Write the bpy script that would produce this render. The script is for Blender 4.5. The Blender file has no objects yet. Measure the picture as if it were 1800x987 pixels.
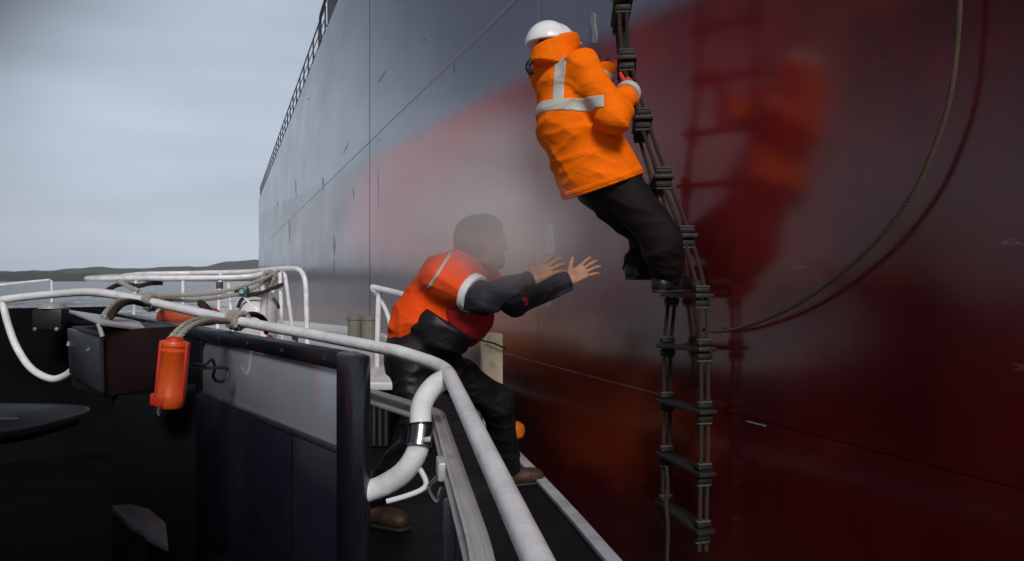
import bpy, bmesh, math, random
import numpy as np
from mathutils import Vector, Matrix
random.seed(4); np.random.seed(4)
S = bpy.context.scene
COL = S.collection
R = math.radians
ZC = 2.65                       # eye height above the water
FPX = 1400.0                    # focal length in photo pixels (1800 wide)

# ------------------------------------------------------------------ camera
cam = bpy.data.cameras.new('camera'); camo = bpy.data.objects.new('camera', cam); COL.objects.link(camo)
camo.location = (0, 0, ZC); camo.rotation_euler = (R(90), 0, 0)
cam.sensor_width = 36; cam.lens = 28; cam.clip_start = 0.05; cam.clip_end = 30000
S.camera = camo

# ------------------------------------------------------------------ sky and light
SUN_EL, SUN_AZ = R(36), R(172)          # azimuth from +Y towards +X; soft sun behind cloud, astern of the boat
w = bpy.data.worlds.new('World'); S.world = w; w.use_nodes = True
nt = w.node_tree; nt.nodes.clear(); N = nt.nodes.new; L = nt.links.new
out = N('ShaderNodeOutputWorld'); bg = N('ShaderNodeBackground'); L(bg.outputs[0], out.inputs[0])
sky = N('ShaderNodeTexSky'); sky.sky_type = 'NISHITA'; sky.sun_disc = False
sky.sun_elevation = SUN_EL; sky.sun_rotation = SUN_AZ; sky.dust_density = 4
tc = N('ShaderNodeTexCoord')
mp = N('ShaderNodeMapping'); mp.inputs['Scale'].default_value = (1.1, 1.1, 6.0); mp.inputs['Location'].default_value = (0.35, 0.1, 0.62)
L(tc.outputs['Generated'], mp.inputs[0])
n1 = N('ShaderNodeTexNoise'); n1.inputs['Scale'].default_value = 1.15; n1.inputs['Detail'].default_value = 3; n1.inputs['Roughness'].default_value = .42
L(mp.outputs[0], n1.inputs['Vector'])
dot = N('ShaderNodeVectorMath'); dot.operation = 'DOT_PRODUCT'; dot.inputs[1].default_value = (-.30, .94, .14)
L(tc.outputs['Generated'], dot.inputs[0])
mr = N('ShaderNodeMapRange'); mr.interpolation_type = 'SMOOTHSTEP'
for i, v in ((1, .938), (2, .992), (3, .32), (4, 1.0)): mr.inputs[i].default_value = v
L(dot.outputs['Value'], mr.inputs[0])
sz = N('ShaderNodeSeparateXYZ'); L(tc.outputs['Generated'], sz.inputs[0])          # the overcast is lighter towards the horizon
hzn = N('ShaderNodeMapRange'); hzn.interpolation_type = 'SMOOTHSTEP'
for i, v in ((1, .03), (2, .30), (3, .90), (4, .06)): hzn.inputs[i].default_value = v
L(sz.outputs['Z'], hzn.inputs[0]); L(hzn.outputs[0], mr.inputs[3])
cr = N('ShaderNodeMapRange')
for i, v in ((1, .33), (2, .66), (3, .62), (4, 1.10)): cr.inputs[i].default_value = v
L(n1.outputs[0], cr.inputs[0])
mu = N('ShaderNodeMath'); mu.operation = 'MULTIPLY'; L(mr.outputs[0], mu.inputs[0]); L(cr.outputs[0], mu.inputs[1])
cc = N('ShaderNodeVectorMath'); cc.operation = 'SCALE'; cc.inputs[0].default_value = (3.8, 4.35, 5.1); L(mu.outputs[0], cc.inputs['Scale'])
mx = N('ShaderNodeMix'); mx.data_type = 'RGBA'; mx.inputs[0].default_value = .93
L(sky.outputs[0], mx.inputs[6]); L(cc.outputs[0], mx.inputs[7]); L(mx.outputs[2], bg.inputs[0])
bg.inputs[1].default_value = 0.10

sl = bpy.data.lights.new('sun', 'SUN'); slo = bpy.data.objects.new('sun', sl); COL.objects.link(slo)
sl.energy = 1.5; sl.angle = R(16); sl.color = (1.0, .95, .9)
sd = Vector((math.sin(SUN_AZ)*math.cos(SUN_EL), math.cos(SUN_AZ)*math.cos(SUN_EL), math.sin(SUN_EL)))
slo.rotation_euler = sd.to_track_quat('Z', 'Y').to_euler()

S.view_settings.view_transform = 'Standard'; S.view_settings.look = 'None'
S.view_settings.exposure = 0.68; S.view_settings.gamma = 1; S.view_settings.use_curve_mapping = False
S.cycles.use_denoising = True
S.cycles.max_bounces = 6; S.cycles.volume_bounces = 3
S.cycles.volume_step_rate = 1.0; S.cycles.volume_max_steps = 128

# ------------------------------------------------------------------ helpers
def P(px, py, d):                        # a point seen at photo pixel (px, py), d metres ahead
    return Vector(((px-900)/FPX*d, d, ZC+(493.5-py)/FPX*d))
def Z(r): return ZC + r                  # height relative to the eye
HN = Vector((.9415, .3371, 0)); HE = Vector((-.3371, .9415, 0)); HD = 2.65     # ship side: normal, forward, distance
def HP(s, zr, off=0): v = HN*(HD-off) + HE*s; return Vector((v.x, v.y, ZC+zr))
def HPX(px, py, off=0):
    dx = (px-900)/FPX; t = (HD-off)/(HN.x*dx+HN.y); return P(px, py, t)

def link(name, me, m=None, parent=None):
    o = bpy.data.objects.new(name, me); COL.objects.link(o)
    if m is not None and me is not None:
        for q in (m if isinstance(m, (list, tuple)) else [m]): me.materials.append(q)
    if parent is not None: o.parent = parent
    return o
def mesh(name, v, f, smooth=False, mi=None):
    me = bpy.data.meshes.new(name); me.from_pydata([tuple(q) for q in v], [], [tuple(map(int, q)) for q in f]); me.validate()
    if smooth: me.polygons.foreach_set('use_smooth', [True]*len(me.polygons))
    if mi is not None: me.polygons.foreach_set('material_index', mi)
    me.update(); return me
def tag(o, label=None, cat=None, group=None, kind=None):
    if label: o['label'] = label
    if cat: o['category'] = cat
    if group: o['group'] = group
    if kind: o['kind'] = kind
    return o
def empty(name, loc=(0, 0, 0)):
    o = bpy.data.objects.new(name, None); COL.objects.link(o); o.empty_display_size = .2; return o
class MB:
    def __init__(s): s.v = []; s.f = []
    def add(s, v, f):
        b = len(s.v); s.v += [Vector(q) for q in v]; s.f += [tuple(i+b for i in q) for q in f]; return s
    def tube(s, pts, r, seg=14, caps=True, smooth=8):
        v, f = tube(pts, r, seg, caps, smooth); return s.add(v, f)
    def box(s, c, sx, sy, sz, M=None):
        c = Vector(c); v = []
        for x in (-.5, .5):
            for y in (-.5, .5):
                for z in (-.5, .5):
                    q = Vector((x*sx, y*sy, z*sz)); v.append(c+(M @ q if M else q))
        return s.add(v, [(0,1,3,2),(4,6,7,5),(0,4,5,1),(2,3,7,6),(0,2,6,4),(1,5,7,3)])
    def prism(s, poly, z0, z1):          # poly of (x, y), counter-clockwise from above
        n = len(poly); v = [Vector((p[0], p[1], z0)) for p in poly]+[Vector((p[0], p[1], z1)) for p in poly]
        f = [tuple(range(n-1, -1, -1)), tuple(range(n, 2*n))]+[(i, (i+1) % n, n+(i+1) % n, n+i) for i in range(n)]
        return s.add(v, f)
    def hexa(s, a, b):                   # two quads (4 points each), back and front
        return s.add(list(a)+list(b), [(3,2,1,0),(4,5,6,7),(0,1,5,4),(1,2,6,5),(2,3,7,6),(3,0,4,7)])
    def lathe(s, base, axis, prof, seg=24):
        axis = Vector(axis).normalized(); u = axis.orthogonal().normalized(); w_ = axis.cross(u); base = Vector(base); v = []; f = []
        for (r_, h) in prof:
            for k in range(seg):
                a = 2*math.pi*k/seg; v.append(base+axis*h+(u*math.cos(a)+w_*math.sin(a))*r_)
        n = len(prof)
        for i in range(n-1):
            for k in range(seg): f.append((i*seg+k, i*seg+(k+1) % seg, (i+1)*seg+(k+1) % seg, (i+1)*seg+k))
        f.append(tuple(range(seg-1, -1, -1))); f.append(tuple((n-1)*seg+k for k in range(seg)))
        return s.add(v, f)
    def build(s, name, m, parent=None, bevel=0, smooth=False, seg=2):
        me = mesh(name, s.v, s.f)
        bm = bmesh.new(); bm.from_mesh(me); bmesh.ops.recalc_face_normals(bm, faces=bm.faces)
        if bevel: bmesh.ops.bevel(bm, geom=[e for e in bm.edges if e.is_manifold and e.calc_face_angle(0) > .5], offset=bevel, segments=seg, affect='EDGES', profile=.5, clamp_overlap=True)
        bm.to_mesh(me); bm.free()
        o = link(name, me, m, parent)
        if smooth or bevel:
            me.polygons.foreach_set('use_smooth', [True]*len(me.polygons))
            me.set_sharp_from_angle(angle=R(38))
        return o
def spline(pts, k=8):
    pts = [Vector(p) for p in pts]
    if k <= 1 or len(pts) < 3: return pts
    q = [pts[0]*2-pts[1]]+pts+[pts[-1]*2-pts[-2]]; o = []
    for i in range(1, len(q)-2):
        a, b, c, d = q[i-1:i+3]
        for j in range(k):
            t = j/k; o.append(.5*((2*b)+(c-a)*t+(2*a-5*b+4*c-d)*t*t+(3*b-a-3*c+d)*t**3))
    o.append(pts[-1]); return o
def fillet(pts, r, k=6):                 # round the corners of a polyline
    pts = [Vector(p) for p in pts]; o = [pts[0]]
    for i in range(1, len(pts)-1):
        a, b, c = pts[i-1:i+2]; d1 = (a-b); d2 = (c-b); rr = min(r, d1.length*.49, d2.length*.49)
        p1 = b+d1.normalized()*rr; p2 = b+d2.normalized()*rr
        for j in range(k+1):
            t = j/k; o.append(p1*(1-t)**2+b*2*t*(1-t)+p2*t*t)
    o.append(pts[-1]); return o
def frames(pts):
    T = []
    for i in range(len(pts)):
        T.append((pts[min(i+1, len(pts)-1)]-pts[max(i-1, 0)]).normalized())
    u = T[0].orthogonal().normalized(); F_ = []
    for i, t in enumerate(T):
        u = (u-t*u.dot(t)); u = u.normalized() if u.length > 1e-6 else t.orthogonal().normalized()
        F_.append((t, u, t.cross(u)))
    return F_
def tube(pts, r, seg=14, caps=True, smooth=8):
    pts = spline(pts, smooth); n = len(pts); fr = frames(pts); v = []; f = []
    rr = r if callable(r) else (lambda t: r)
    for i, (t, u, b) in enumerate(fr):
        for k in range(seg):
            a = 2*math.pi*k/seg; v.append(pts[i]+(u*math.cos(a)+b*math.sin(a))*rr(i/(n-1)))
    for i in range(n-1):
        for k in range(seg): f.append((i*seg+k, i*seg+(k+1) % seg, (i+1)*seg+(k+1) % seg, (i+1)*seg+k))
    if caps: f.append(tuple(range(seg-1, -1, -1))); f.append(tuple((n-1)*seg+k for k in range(seg)))
    return v, f
def rope_mb(pts, r, smooth=8, mb=None, pitch=5.0):        # three twisted strands
    mb = mb or MB(); pts = spline(pts, smooth)
    d = [0]
    for i in range(1, len(pts)): d.append(d[-1]+(pts[i]-pts[i-1]).length)
    n = max(6, min(420, int(d[-1]/(r*.8)))); res = []; j = 0
    for i in range(n+1):
        t = d[-1]*i/n
        while j < len(d)-2 and d[j+1] < t: j += 1
        a = (t-d[j])/max(1e-9, d[j+1]-d[j]); res.append(pts[j].lerp(pts[j+1], a))
    fr = frames(res)
    for s_ in range(3):
        st = []
        for i in range(n+1):
            a = 2*math.pi*(s_/3+d[-1]*i/n/(r*pitch)); st.append(res[i]+(fr[i][1]*math.cos(a)+fr[i][2]*math.sin(a))*r*.48)
        mb.tube(st, r*.56, 6, True, 1)
    return mb

# ------------------------------------------------------------------ materials
def mat(name, col, rough=.5, metal=0, var=.12, scale=6, bump=0, bscale=40, rvar=.1, col2=None, spec=.5, coat=0, obj=True, dirt=None, dscale=2.0, damt=.5, fold=0):
    m = bpy.data.materials.new(name); m.use_nodes = True; t = m.node_tree; n = t.nodes; l = t.links
    b = n['Principled BSDF']; b.inputs['Metallic'].default_value = metal; b.inputs['Roughness'].default_value = rough
    b.inputs['Specular IOR Level'].default_value = spec; b.inputs['Coat Weight'].default_value = coat
    c = n.new('ShaderNodeTexCoord'); no = n.new('ShaderNodeTexNoise'); no.inputs['Scale'].default_value = scale; no.inputs['Detail'].default_value = 6
    l.new(c.outputs['Object'], no.inputs['Vector'])
    mi = n.new('ShaderNodeMix'); mi.data_type = 'RGBA'; r_ = n.new('ShaderNodeMapRange'); r_.inputs[1].default_value = .3; r_.inputs[2].default_value = .7
    l.new(no.outputs[0], r_.inputs[0]); l.new(r_.outputs[0], mi.inputs[0])
    c2 = col2 or tuple(min(1, x*(1+var)) for x in col); c1 = tuple(x*(1-var) for x in col)
    mi.inputs[6].default_value = (*c1, 1); mi.inputs[7].default_value = (*c2, 1); last = mi.outputs[2]
    if dirt:
        nd = n.new('ShaderNodeTexNoise'); nd.inputs['Scale'].default_value = dscale; nd.inputs['Detail'].default_value = 8; nd.inputs['Roughness'].default_value = .65
        l.new(c.outputs['Object'], nd.inputs['Vector']); dr = n.new('ShaderNodeMapRange'); dr.inputs[1].default_value = .5; dr.inputs[2].default_value = .75; dr.inputs[4].default_value = damt
        l.new(nd.outputs[0], dr.inputs[0]); m2 = n.new('ShaderNodeMix'); m2.data_type = 'RGBA'; l.new(dr.outputs[0], m2.inputs[0]); l.new(last, m2.inputs[6]); m2.inputs[7].default_value = (*dirt, 1); last = m2.outputs[2]
    l.new(last, b.inputs['Base Color'])
    rr = n.new('ShaderNodeMapRange'); rr.inputs[1].default_value = .3; rr.inputs[2].default_value = .7
    rr.inputs[3].default_value = max(.02, rough-rvar); rr.inputs[4].default_value = min(1, rough+rvar); l.new(no.outputs[0], rr.inputs[0]); l.new(rr.outputs[0], b.inputs['Roughness'])
    if fold:
        nf = n.new('ShaderNodeTexNoise'); nf.inputs['Scale'].default_value = 11; nf.inputs['Detail'].default_value = 3; nf.inputs['Distortion'].default_value = 1.4; nf.noise_type = 'RIDGED_MULTIFRACTAL'
        mf = n.new('ShaderNodeMapping'); mf.inputs['Scale'].default_value = (.8, .8, 1.5); mf.inputs['Rotation'].default_value = (.3, .5, .2); l.new(c.outputs['Object'], mf.inputs[0]); l.new(mf.outputs[0], nf.inputs['Vector'])
        bf = n.new('ShaderNodeBump'); bf.inputs['Strength'].default_value = fold; bf.inputs['Distance'].default_value = .012; l.new(nf.outputs[0], bf.inputs['Height']); l.new(bf.outputs[0], b.inputs['Normal'])
    if bump:
        n2 = n.new('ShaderNodeTexNoise'); n2.inputs['Scale'].default_value = bscale; n2.inputs['Detail'].default_value = 4; l.new(c.outputs['Object'], n2.inputs['Vector'])
        bp = n.new('ShaderNodeBump'); bp.inputs['Strength'].default_value = bump; bp.inputs['Distance'].default_value = .02
        l.new(n2.outputs[0], bp.inputs['Height']); l.new(bp.outputs[0], b.inputs['Normal'])
        if fold: l.new(bf.outputs[0], bp.inputs['Normal'])
    return m
M = {}
M['white_pipe'] = mat('white_pipe_paint', (.80, .82, .88), .34, bump=.12, bscale=45, dirt=(.36, .29, .22), dscale=11, damt=.5)
M['white_deck'] = mat('white_deck_paint', (.62, .63, .66), .35, bump=.1, bscale=80, dirt=(.35, .34, .33), dscale=3, damt=.5)
M['black_paint'] = mat('black_gloss_paint', (.006, .007, .011), .34, rvar=.1, bump=.05, bscale=25, dirt=(.014, .015, .020), dscale=3, spec=.3)
M['blue_black'] = mat('blue_black_paint', (.014, .016, .028), .22, rvar=.08, bump=.05, bscale=25, dirt=(.028, .030, .046), dscale=2.5, spec=.4)  # black paint with its bluish sheen put into the base colour
M['black_matt'] = mat('black_matt_paint', (.004, .004, .005), .65, bump=.1, bscale=50, spec=.08)
M['panel'] = mat('pale_gloss_panel', (.36, .39, .46), .16, rvar=.06, scale=3, bump=.04, bscale=6, dirt=(.30, .33, .38), dscale=3, damt=.7, coat=.5)
M['steel'] = mat('wet_steel_panel', (.42, .44, .47), .22, metal=1, rvar=.08, scale=3, bump=.05, bscale=7, dirt=(.22, .23, .25), dscale=4, damt=.5)
M['alu'] = mat('aluminium_track', (.55, .55, .57), .38, metal=.25, bump=.08, bscale=90, dirt=(.3, .28, .26), dscale=12)
M['deck'] = mat('dark_nonskid_deck', (.006, .006, .008), .5, bump=.5, bscale=220, dirt=(.016, .016, .018), dscale=5, spec=.2)
M['grey_cushion'] = mat('grey_vinyl', (.022, .024, .032), .6, bump=.15, bscale=60)
M['grey_plate'] = mat('grey_plate_paint', (.05, .056, .07), .5, bump=.1, bscale=60)
M['lid'] = mat('lid_paint', (.40, .40, .44), .35, bump=.1, bscale=60, dirt=(.2, .18, .18), dscale=10)
M['maroon'] = mat('maroon_locker_paint', (.016, .005, .007), .5, bump=.08, bscale=50)
M['dark_plate'] = mat('dark_grey_plate', (.028, .031, .042), .4, bump=.08, bscale=50)
M['canister'] = mat('orange_plastic', (.66, .085, .010), .38, bump=.05, bscale=70, dirt=(.33, .04, .01), dscale=9)
M['canister_red'] = mat('red_orange_plastic', (.55, .030, .010), .38, bump=.05, bscale=70)
M['rope_grey'] = mat('grey_beige_rope', (.42, .40, .36), .85, bump=.6, bscale=240, dirt=(.2, .18, .16), dscale=30, spec=.2)
M['rope_dark'] = mat('dark_hemp_rope', (.045, .036, .030), .85, bump=.6, bscale=240, dirt=(.03, .025, .02), dscale=30, spec=.2)
M['rope_hull'] = mat('brown_manrope', (.10, .07, .05), .85, bump=.6, bscale=240, spec=.2)
M['wood'] = mat('wet_ladder_wood', (.014, .010, .009), .6, bump=.3, bscale=60, dirt=(.02, .018, .018), dscale=20)
M['rubber'] = mat('black_rubber', (.006, .006, .006), .65, bump=.2, bscale=80)
M['whip'] = mat('white_whipping_twine', (.08, .075, .07), .8, bump=.4, bscale=300)
M['bollard'] = mat('olive_grey_bollard', (.17, .165, .14), .5, bump=.2, bscale=40, dirt=(.09, .07, .05), dscale=6)
M['cream'] = mat('cream_post_paint', (.82, .70, .50), .5, bump=.2, bscale=30, dirt=(.30, .20, .12), dscale=9, damt=.7)
M['orange_float'] = mat('orange_float', (.72, .17, .01), .5)
M['red_fabric'] = mat('orange_red_fabric', (.45, .06, .02), .7, bump=.3, bscale=80)
M['teal'] = mat('teal_block', (.02, .10, .11), .35)
M['black_cable'] = mat('black_cable', (.008, .008, .01), .4)
M['gunwale'] = mat('pale_gunwale_strip', (.42, .45, .50), .4, bump=.15, bscale=60, dirt=(.2, .2, .2), dscale=8)
M['boat_hull'] = mat('black_boat_hull', (.012, .013, .018), .3)
M['hiviz'] = mat('orange_jacket_fabric', (.98, .165, .0), .8, var=.10, scale=9, bump=.10, bscale=260, rvar=.05, spec=.12, fold=.35)
M['hiviz2'] = mat('red_orange_jacket_fabric', (.86, .080, .010), .8, var=.12, scale=9, bump=.10, bscale=260, rvar=.05, spec=.12, fold=.35)
M['red_front'] = mat('dark_red_jacket_fabric', (.38, .018, .020), .75, bump=.1, bscale=260, spec=.25, fold=.35)
M['navy'] = mat('navy_jacket_fabric', (.020, .019, .028), .7, bump=.1, bscale=260, spec=.3, fold=.35)
M['trouser'] = mat('black_trouser_fabric', (.010, .006, .007), .75, bump=.1, bscale=220, spec=.15, fold=.35)
M['waterproof'] = mat('black_wet_waterproofs', (.006, .006, .008), .55, bump=.15, bscale=30, spec=.4, fold=.35)
M['reflective'] = mat('silver_reflective_tape', (.50, .50, .46), .45, bump=.15, bscale=90, dirt=(.33, .33, .30), dscale=12)
M['white_band'] = mat('white_sleeve_band', (.72, .74, .80), .5)
M['helmet'] = mat('white_helmet_shell', (.82, .83, .88), .22, var=.02, rvar=.04)
M['skin'] = mat('skin', (.38, .19, .125), .5, var=.15, scale=18, bump=.15, bscale=90)
M['hair'] = mat('dark_knit_cap', (.022, .021, .023), .9, bump=.8, bscale=120, spec=.15)
M['boot'] = mat('tan_boot_leather', (.045, .023, .012), .6, bump=.25, bscale=50)
M['sole'] = mat('boot_sole', (.02, .018, .016), .7)
M['black_boot'] = mat('black_boot_leather', (.010, .010, .011), .4, bump=.25, bscale=50)
M['glove'] = mat('red_work_glove', (.55, .035, .03), .8, bump=.3, bscale=90)
M['rail_dark'] = mat('dark_ship_rail', (.06, .065, .08), .5)
M['hill'] = mat('dark_hill', (.028, .035, .030), .95, var=.4, scale=.004, spec=.05)
M['weld'] = mat('weld_bead', (.16, .085, .08), .4)
M['mark'] = mat('white_draught_paint', (.34, .32, .35), .45, dirt=(.18, .11, .12), dscale=25, damt=.8)
M['glass'] = mat('dark_window_glass', (.02, .025, .03), .05, var=.02, rvar=.02)
M['scuff'] = mat('dark_rubbed_scuff', (.085, .088, .125), .3, dirt=(.125, .13, .18), dscale=6, damt=.9)
M['lamp_black'] = mat('lamp_housing', (.010, .010, .012), .5)
M['lamp_top'] = mat('lamp_cover', (.30, .31, .34), .4)

def hull_material():
    m = bpy.data.materials.new('ship_side_paint'); m.use_nodes = True; t = m.node_tree; n = t.nodes; l = t.links; b = n['Principled BSDF']
    geo = n.new('ShaderNodeNewGeometry')
    def vm(op, a=None, bvec=None):
        q = n.new('ShaderNodeVectorMath'); q.operation = op
        if a is not None: l.new(a, q.inputs[0])
        if bvec is not None: q.inputs[1].default_value = bvec
        return q
    def ma(op, a, bb, c=None):
        q = n.new('ShaderNodeMath'); q.operation = op
        for i, x in enumerate((a, bb, c)):
            if x is None: continue
            if isinstance(x, (int, float)): q.inputs[i].default_value = x
            else: l.new(x, q.inputs[i])
        return q.outputs[0]
    s = vm('DOT_PRODUCT', geo.outputs['Position'], tuple(HE)).outputs['Value']
    sp = n.new('ShaderNodeSeparateXYZ'); l.new(geo.outputs['Position'], sp.inputs[0]); z = sp.outputs['Z']
    cb = n.new('ShaderNodeCombineXYZ'); l.new(s, cb.inputs[0]); l.new(z, cb.inputs[1])
    def noise(scale, det, sx=1, sy=1, rough=.55, loc=(0, 0, 0)):
        mpp = n.new('ShaderNodeMapping'); mpp.inputs['Scale'].default_value = (sx, sy, 1); mpp.inputs['Location'].default_value = loc; l.new(cb.outputs[0], mpp.inputs[0])
        q = n.new('ShaderNodeTexNoise'); q.inputs['Scale'].default_value = scale; q.inputs['Detail'].default_value = det; q.inputs['Roughness'].default_value = rough
        l.new(mpp.outputs[0], q.inputs['Vector']); return q.outputs[0]
    def ramp(x, a, c, lo=0, hi=1, sm=False):
        q = n.new('ShaderNodeMapRange'); q.inputs[1].default_value = a; q.inputs[2].default_value = c; q.inputs[3].default_value = lo; q.inputs[4].default_value = hi
        if sm: q.interpolation_type = 'SMOOTHSTEP'
        l.new(x, q.inputs[0]); return q.outputs[0]
    def mix(fac, a, c):
        q = n.new('ShaderNodeMix'); q.data_type = 'RGBA'; l.new(fac, q.inputs[0])
        for i, x in ((6, a), (7, c)):
            if isinstance(x, tuple): q.inputs[i].default_value = (*x, 1)
            else: l.new(x, q.inputs[i])
        return q.outputs[2]
    line = ma('SUBTRACT', ma('SUBTRACT', z, ma('MULTIPLY', s, .058)), ZC+1.5)       # paint boundary, the ship sits trimmed
    edge = ma('ADD', line, ma('MULTIPLY', ma('SUBTRACT', noise(2.2, 5), .5), .16))
    up = ramp(edge, -.13, .13, 0, 1, True)
    red = mix(ramp(noise(1.1, 6, 1, .6), .35, .68), (.060, .0030, .0050), (.100, .0070, .0085))
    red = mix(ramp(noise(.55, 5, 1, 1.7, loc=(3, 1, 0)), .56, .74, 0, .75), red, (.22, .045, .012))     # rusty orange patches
    def patch(s0, z0, rs, rz, lo, hi, amt):        # hazy red and orange glow painted into the hull colour, ragged outline
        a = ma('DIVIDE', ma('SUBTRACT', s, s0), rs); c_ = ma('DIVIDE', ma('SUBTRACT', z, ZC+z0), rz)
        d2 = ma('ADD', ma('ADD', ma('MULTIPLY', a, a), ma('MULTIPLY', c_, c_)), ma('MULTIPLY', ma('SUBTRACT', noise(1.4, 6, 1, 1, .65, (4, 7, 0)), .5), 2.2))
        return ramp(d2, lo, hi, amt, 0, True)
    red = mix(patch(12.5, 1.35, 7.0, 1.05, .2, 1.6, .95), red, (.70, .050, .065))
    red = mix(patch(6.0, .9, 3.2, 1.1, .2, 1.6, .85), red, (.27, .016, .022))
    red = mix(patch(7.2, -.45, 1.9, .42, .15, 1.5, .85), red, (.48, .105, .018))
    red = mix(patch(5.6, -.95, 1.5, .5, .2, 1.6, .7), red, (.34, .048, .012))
    grey = mix(ramp(noise(.7, 5, .3, .7), .3, .7), (.185, .205, .30), (.225, .24, .33))
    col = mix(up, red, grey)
    scr = ramp(noise(6, 4, .5, .14, .6), .71, .77, 0, .5)                            # vertical scuffs and streaks
    col = mix(scr, col, (.045, .04, .05))
    col = mix(ramp(noise(3, 3, .8, .07, .5, (7, 2, 0)), .70, .80, 0, .10), col, (.30, .29, .33))   # pale run-down streaks
    col = mix(ramp(noise(3.2, 8, 1, 1, .75, (2, 9, 0)), .62, .70, 0, .55), col, (.055, .028, .026))          # worn, chipped patches
    col = mix(ramp(noise(26, 3, 1, .35, .5, (5, 5, 0)), .70, .76, 0, .6), col, (.05, .03, .03))              # rust specks
    col = mix(ramp(noise(7, 5, .25, 1.3, .6, (1, 4, 0)), .69, .74, 0, .45), col, (.30, .27, .30))            # fender scrapes along the side
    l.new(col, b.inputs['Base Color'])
    l.new(ramp(noise(.8, 4, .3, .8), .3, .7, .18, .26), b.inputs['Roughness'])
    b.inputs['IOR'].default_value = 1.5; b.inputs['Coat Weight'].default_value = .35; b.inputs['Coat Roughness'].default_value = .14; b.inputs['Coat IOR'].default_value = 1.5
    bp = n.new('ShaderNodeBump'); bp.inputs['Strength'].default_value = .22; bp.inputs['Distance'].default_value = .014
    l.new(ma('ADD', noise(1.1, 3, 1, 1), ma('MULTIPLY', noise(14, 5, 1, 1), .10)), bp.inputs['Height']); l.new(bp.outputs[0], b.inputs['Normal'])
    return m
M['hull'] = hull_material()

# ------------------------------------------------------------------ sea, hills
def sea():
    xs = sorted(set([round(math.copysign(abs(k/40)**3*5500, k), 3) for k in range(-40, 41)]))
    yy = [-600, -200, -60, -20]+[-5+.6*k for k in range(60)]+[31+2*k for k in range(40)]+[115*1.13**k for k in range(34)]
    yy = [y for y in yy if y < 5600]+[5600]
    xx = [-5500, -3500, -2200, -1400, -900, -600, -400, -280, -200]+[-150+3*k for k in range(30)]+[-60+.9*k for k in range(95)]+[26+4*k for k in range(10)]+[80, 200, 600, 1500, 3000, 5500]
    v = []; f = []; rnd = random.Random(2)
    wv = [(rnd.uniform(0, 6.28), rnd.uniform(.25, 1.9), rnd.uniform(-.9, .9)) for _ in range(16)]
    for y in yy:
        for x in xx:
            fade = max(0, min(1, 1-(math.hypot(x, y)-60)/120)); h = 0
            for ph, k, an in wv: h += .10/(.5+k*1.6)*math.sin(k*(x*math.sin(an)+y*math.cos(an))+ph)
            v.append((x, y, h*fade))
    n = len(xx)
    for j in range(len(yy)-1):
        for i in range(n-1): f.append((j*n+i, j*n+i+1, (j+1)*n+i+1, (j+1)*n+i))
    m = bpy.data.materials.new('grey_sea_water'); m.use_nodes = True; t = m.node_tree; nn = t.nodes; l = t.links; b = nn['Principled BSDF']
    c = nn.new('ShaderNodeNewGeometry'); a = nn.new('ShaderNodeTexNoise'); a.inputs['Scale'].default_value = 1.6; a.inputs['Detail'].default_value = 8
    l.new(c.outputs['Position'], a.inputs['Vector'])
    fo = nn.new('ShaderNodeTexNoise'); fo.inputs['Scale'].default_value = .33; fo.inputs['Detail'].default_value = 9; fo.inputs['Roughness'].default_value = .7; l.new(c.outputs['Position'], fo.inputs['Vector'])
    # foam gathers along the ship's side
    dp = nn.new('ShaderNodeVectorMath'); dp.operation = 'DOT_PRODUCT'; l.new(c.outputs['Position'], dp.inputs[0]); dp.inputs[1].default_value = tuple(HN)
    nr = nn.new('ShaderNodeMapRange'); nr.inputs[1].default_value = -16; nr.inputs[2].default_value = 2.0; nr.inputs[3].default_value = 0; nr.inputs[4].default_value = .17; l.new(dp.outputs['Value'], nr.inputs[0])
    ad = nn.new('ShaderNodeMath'); ad.operation = 'ADD'; l.new(fo.outputs[0], ad.inputs[0]); l.new(nr.outputs[0], ad.inputs[1])
    rp = nn.new('ShaderNodeMapRange'); rp.inputs[1].default_value = .50; rp.inputs[2].default_value = .66; l.new(ad.outputs[0], rp.inputs[0])
    mi = nn.new('ShaderNodeMix'); mi.data_type = 'RGBA'; l.new(rp.outputs[0], mi.inputs[0]); mi.inputs[6].default_value = (.10, .10, .118, 1); mi.inputs[7].default_value = (.68, .71, .75, 1); l.new(mi.outputs[2], b.inputs['Base Color'])
    b.inputs['IOR'].default_value = 1.33; rg = nn.new('ShaderNodeMapRange'); rg.inputs[3].default_value = .16; rg.inputs[4].default_value = .8; l.new(rp.outputs[0], rg.inputs[0]); l.new(rg.outputs[0], b.inputs['Roughness'])
    bp = nn.new('ShaderNodeBump'); bp.inputs['Strength'].default_value = .8; bp.inputs['Distance'].default_value = .25; l.new(a.outputs[0], bp.inputs['Height']); l.new(bp.outputs[0], b.inputs['Normal'])
    tag(link('sea', mesh('sea', v, f, True), m), 'grey choppy sea water with white foam beside the ship', 'sea', kind='structure')
sea()
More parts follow.
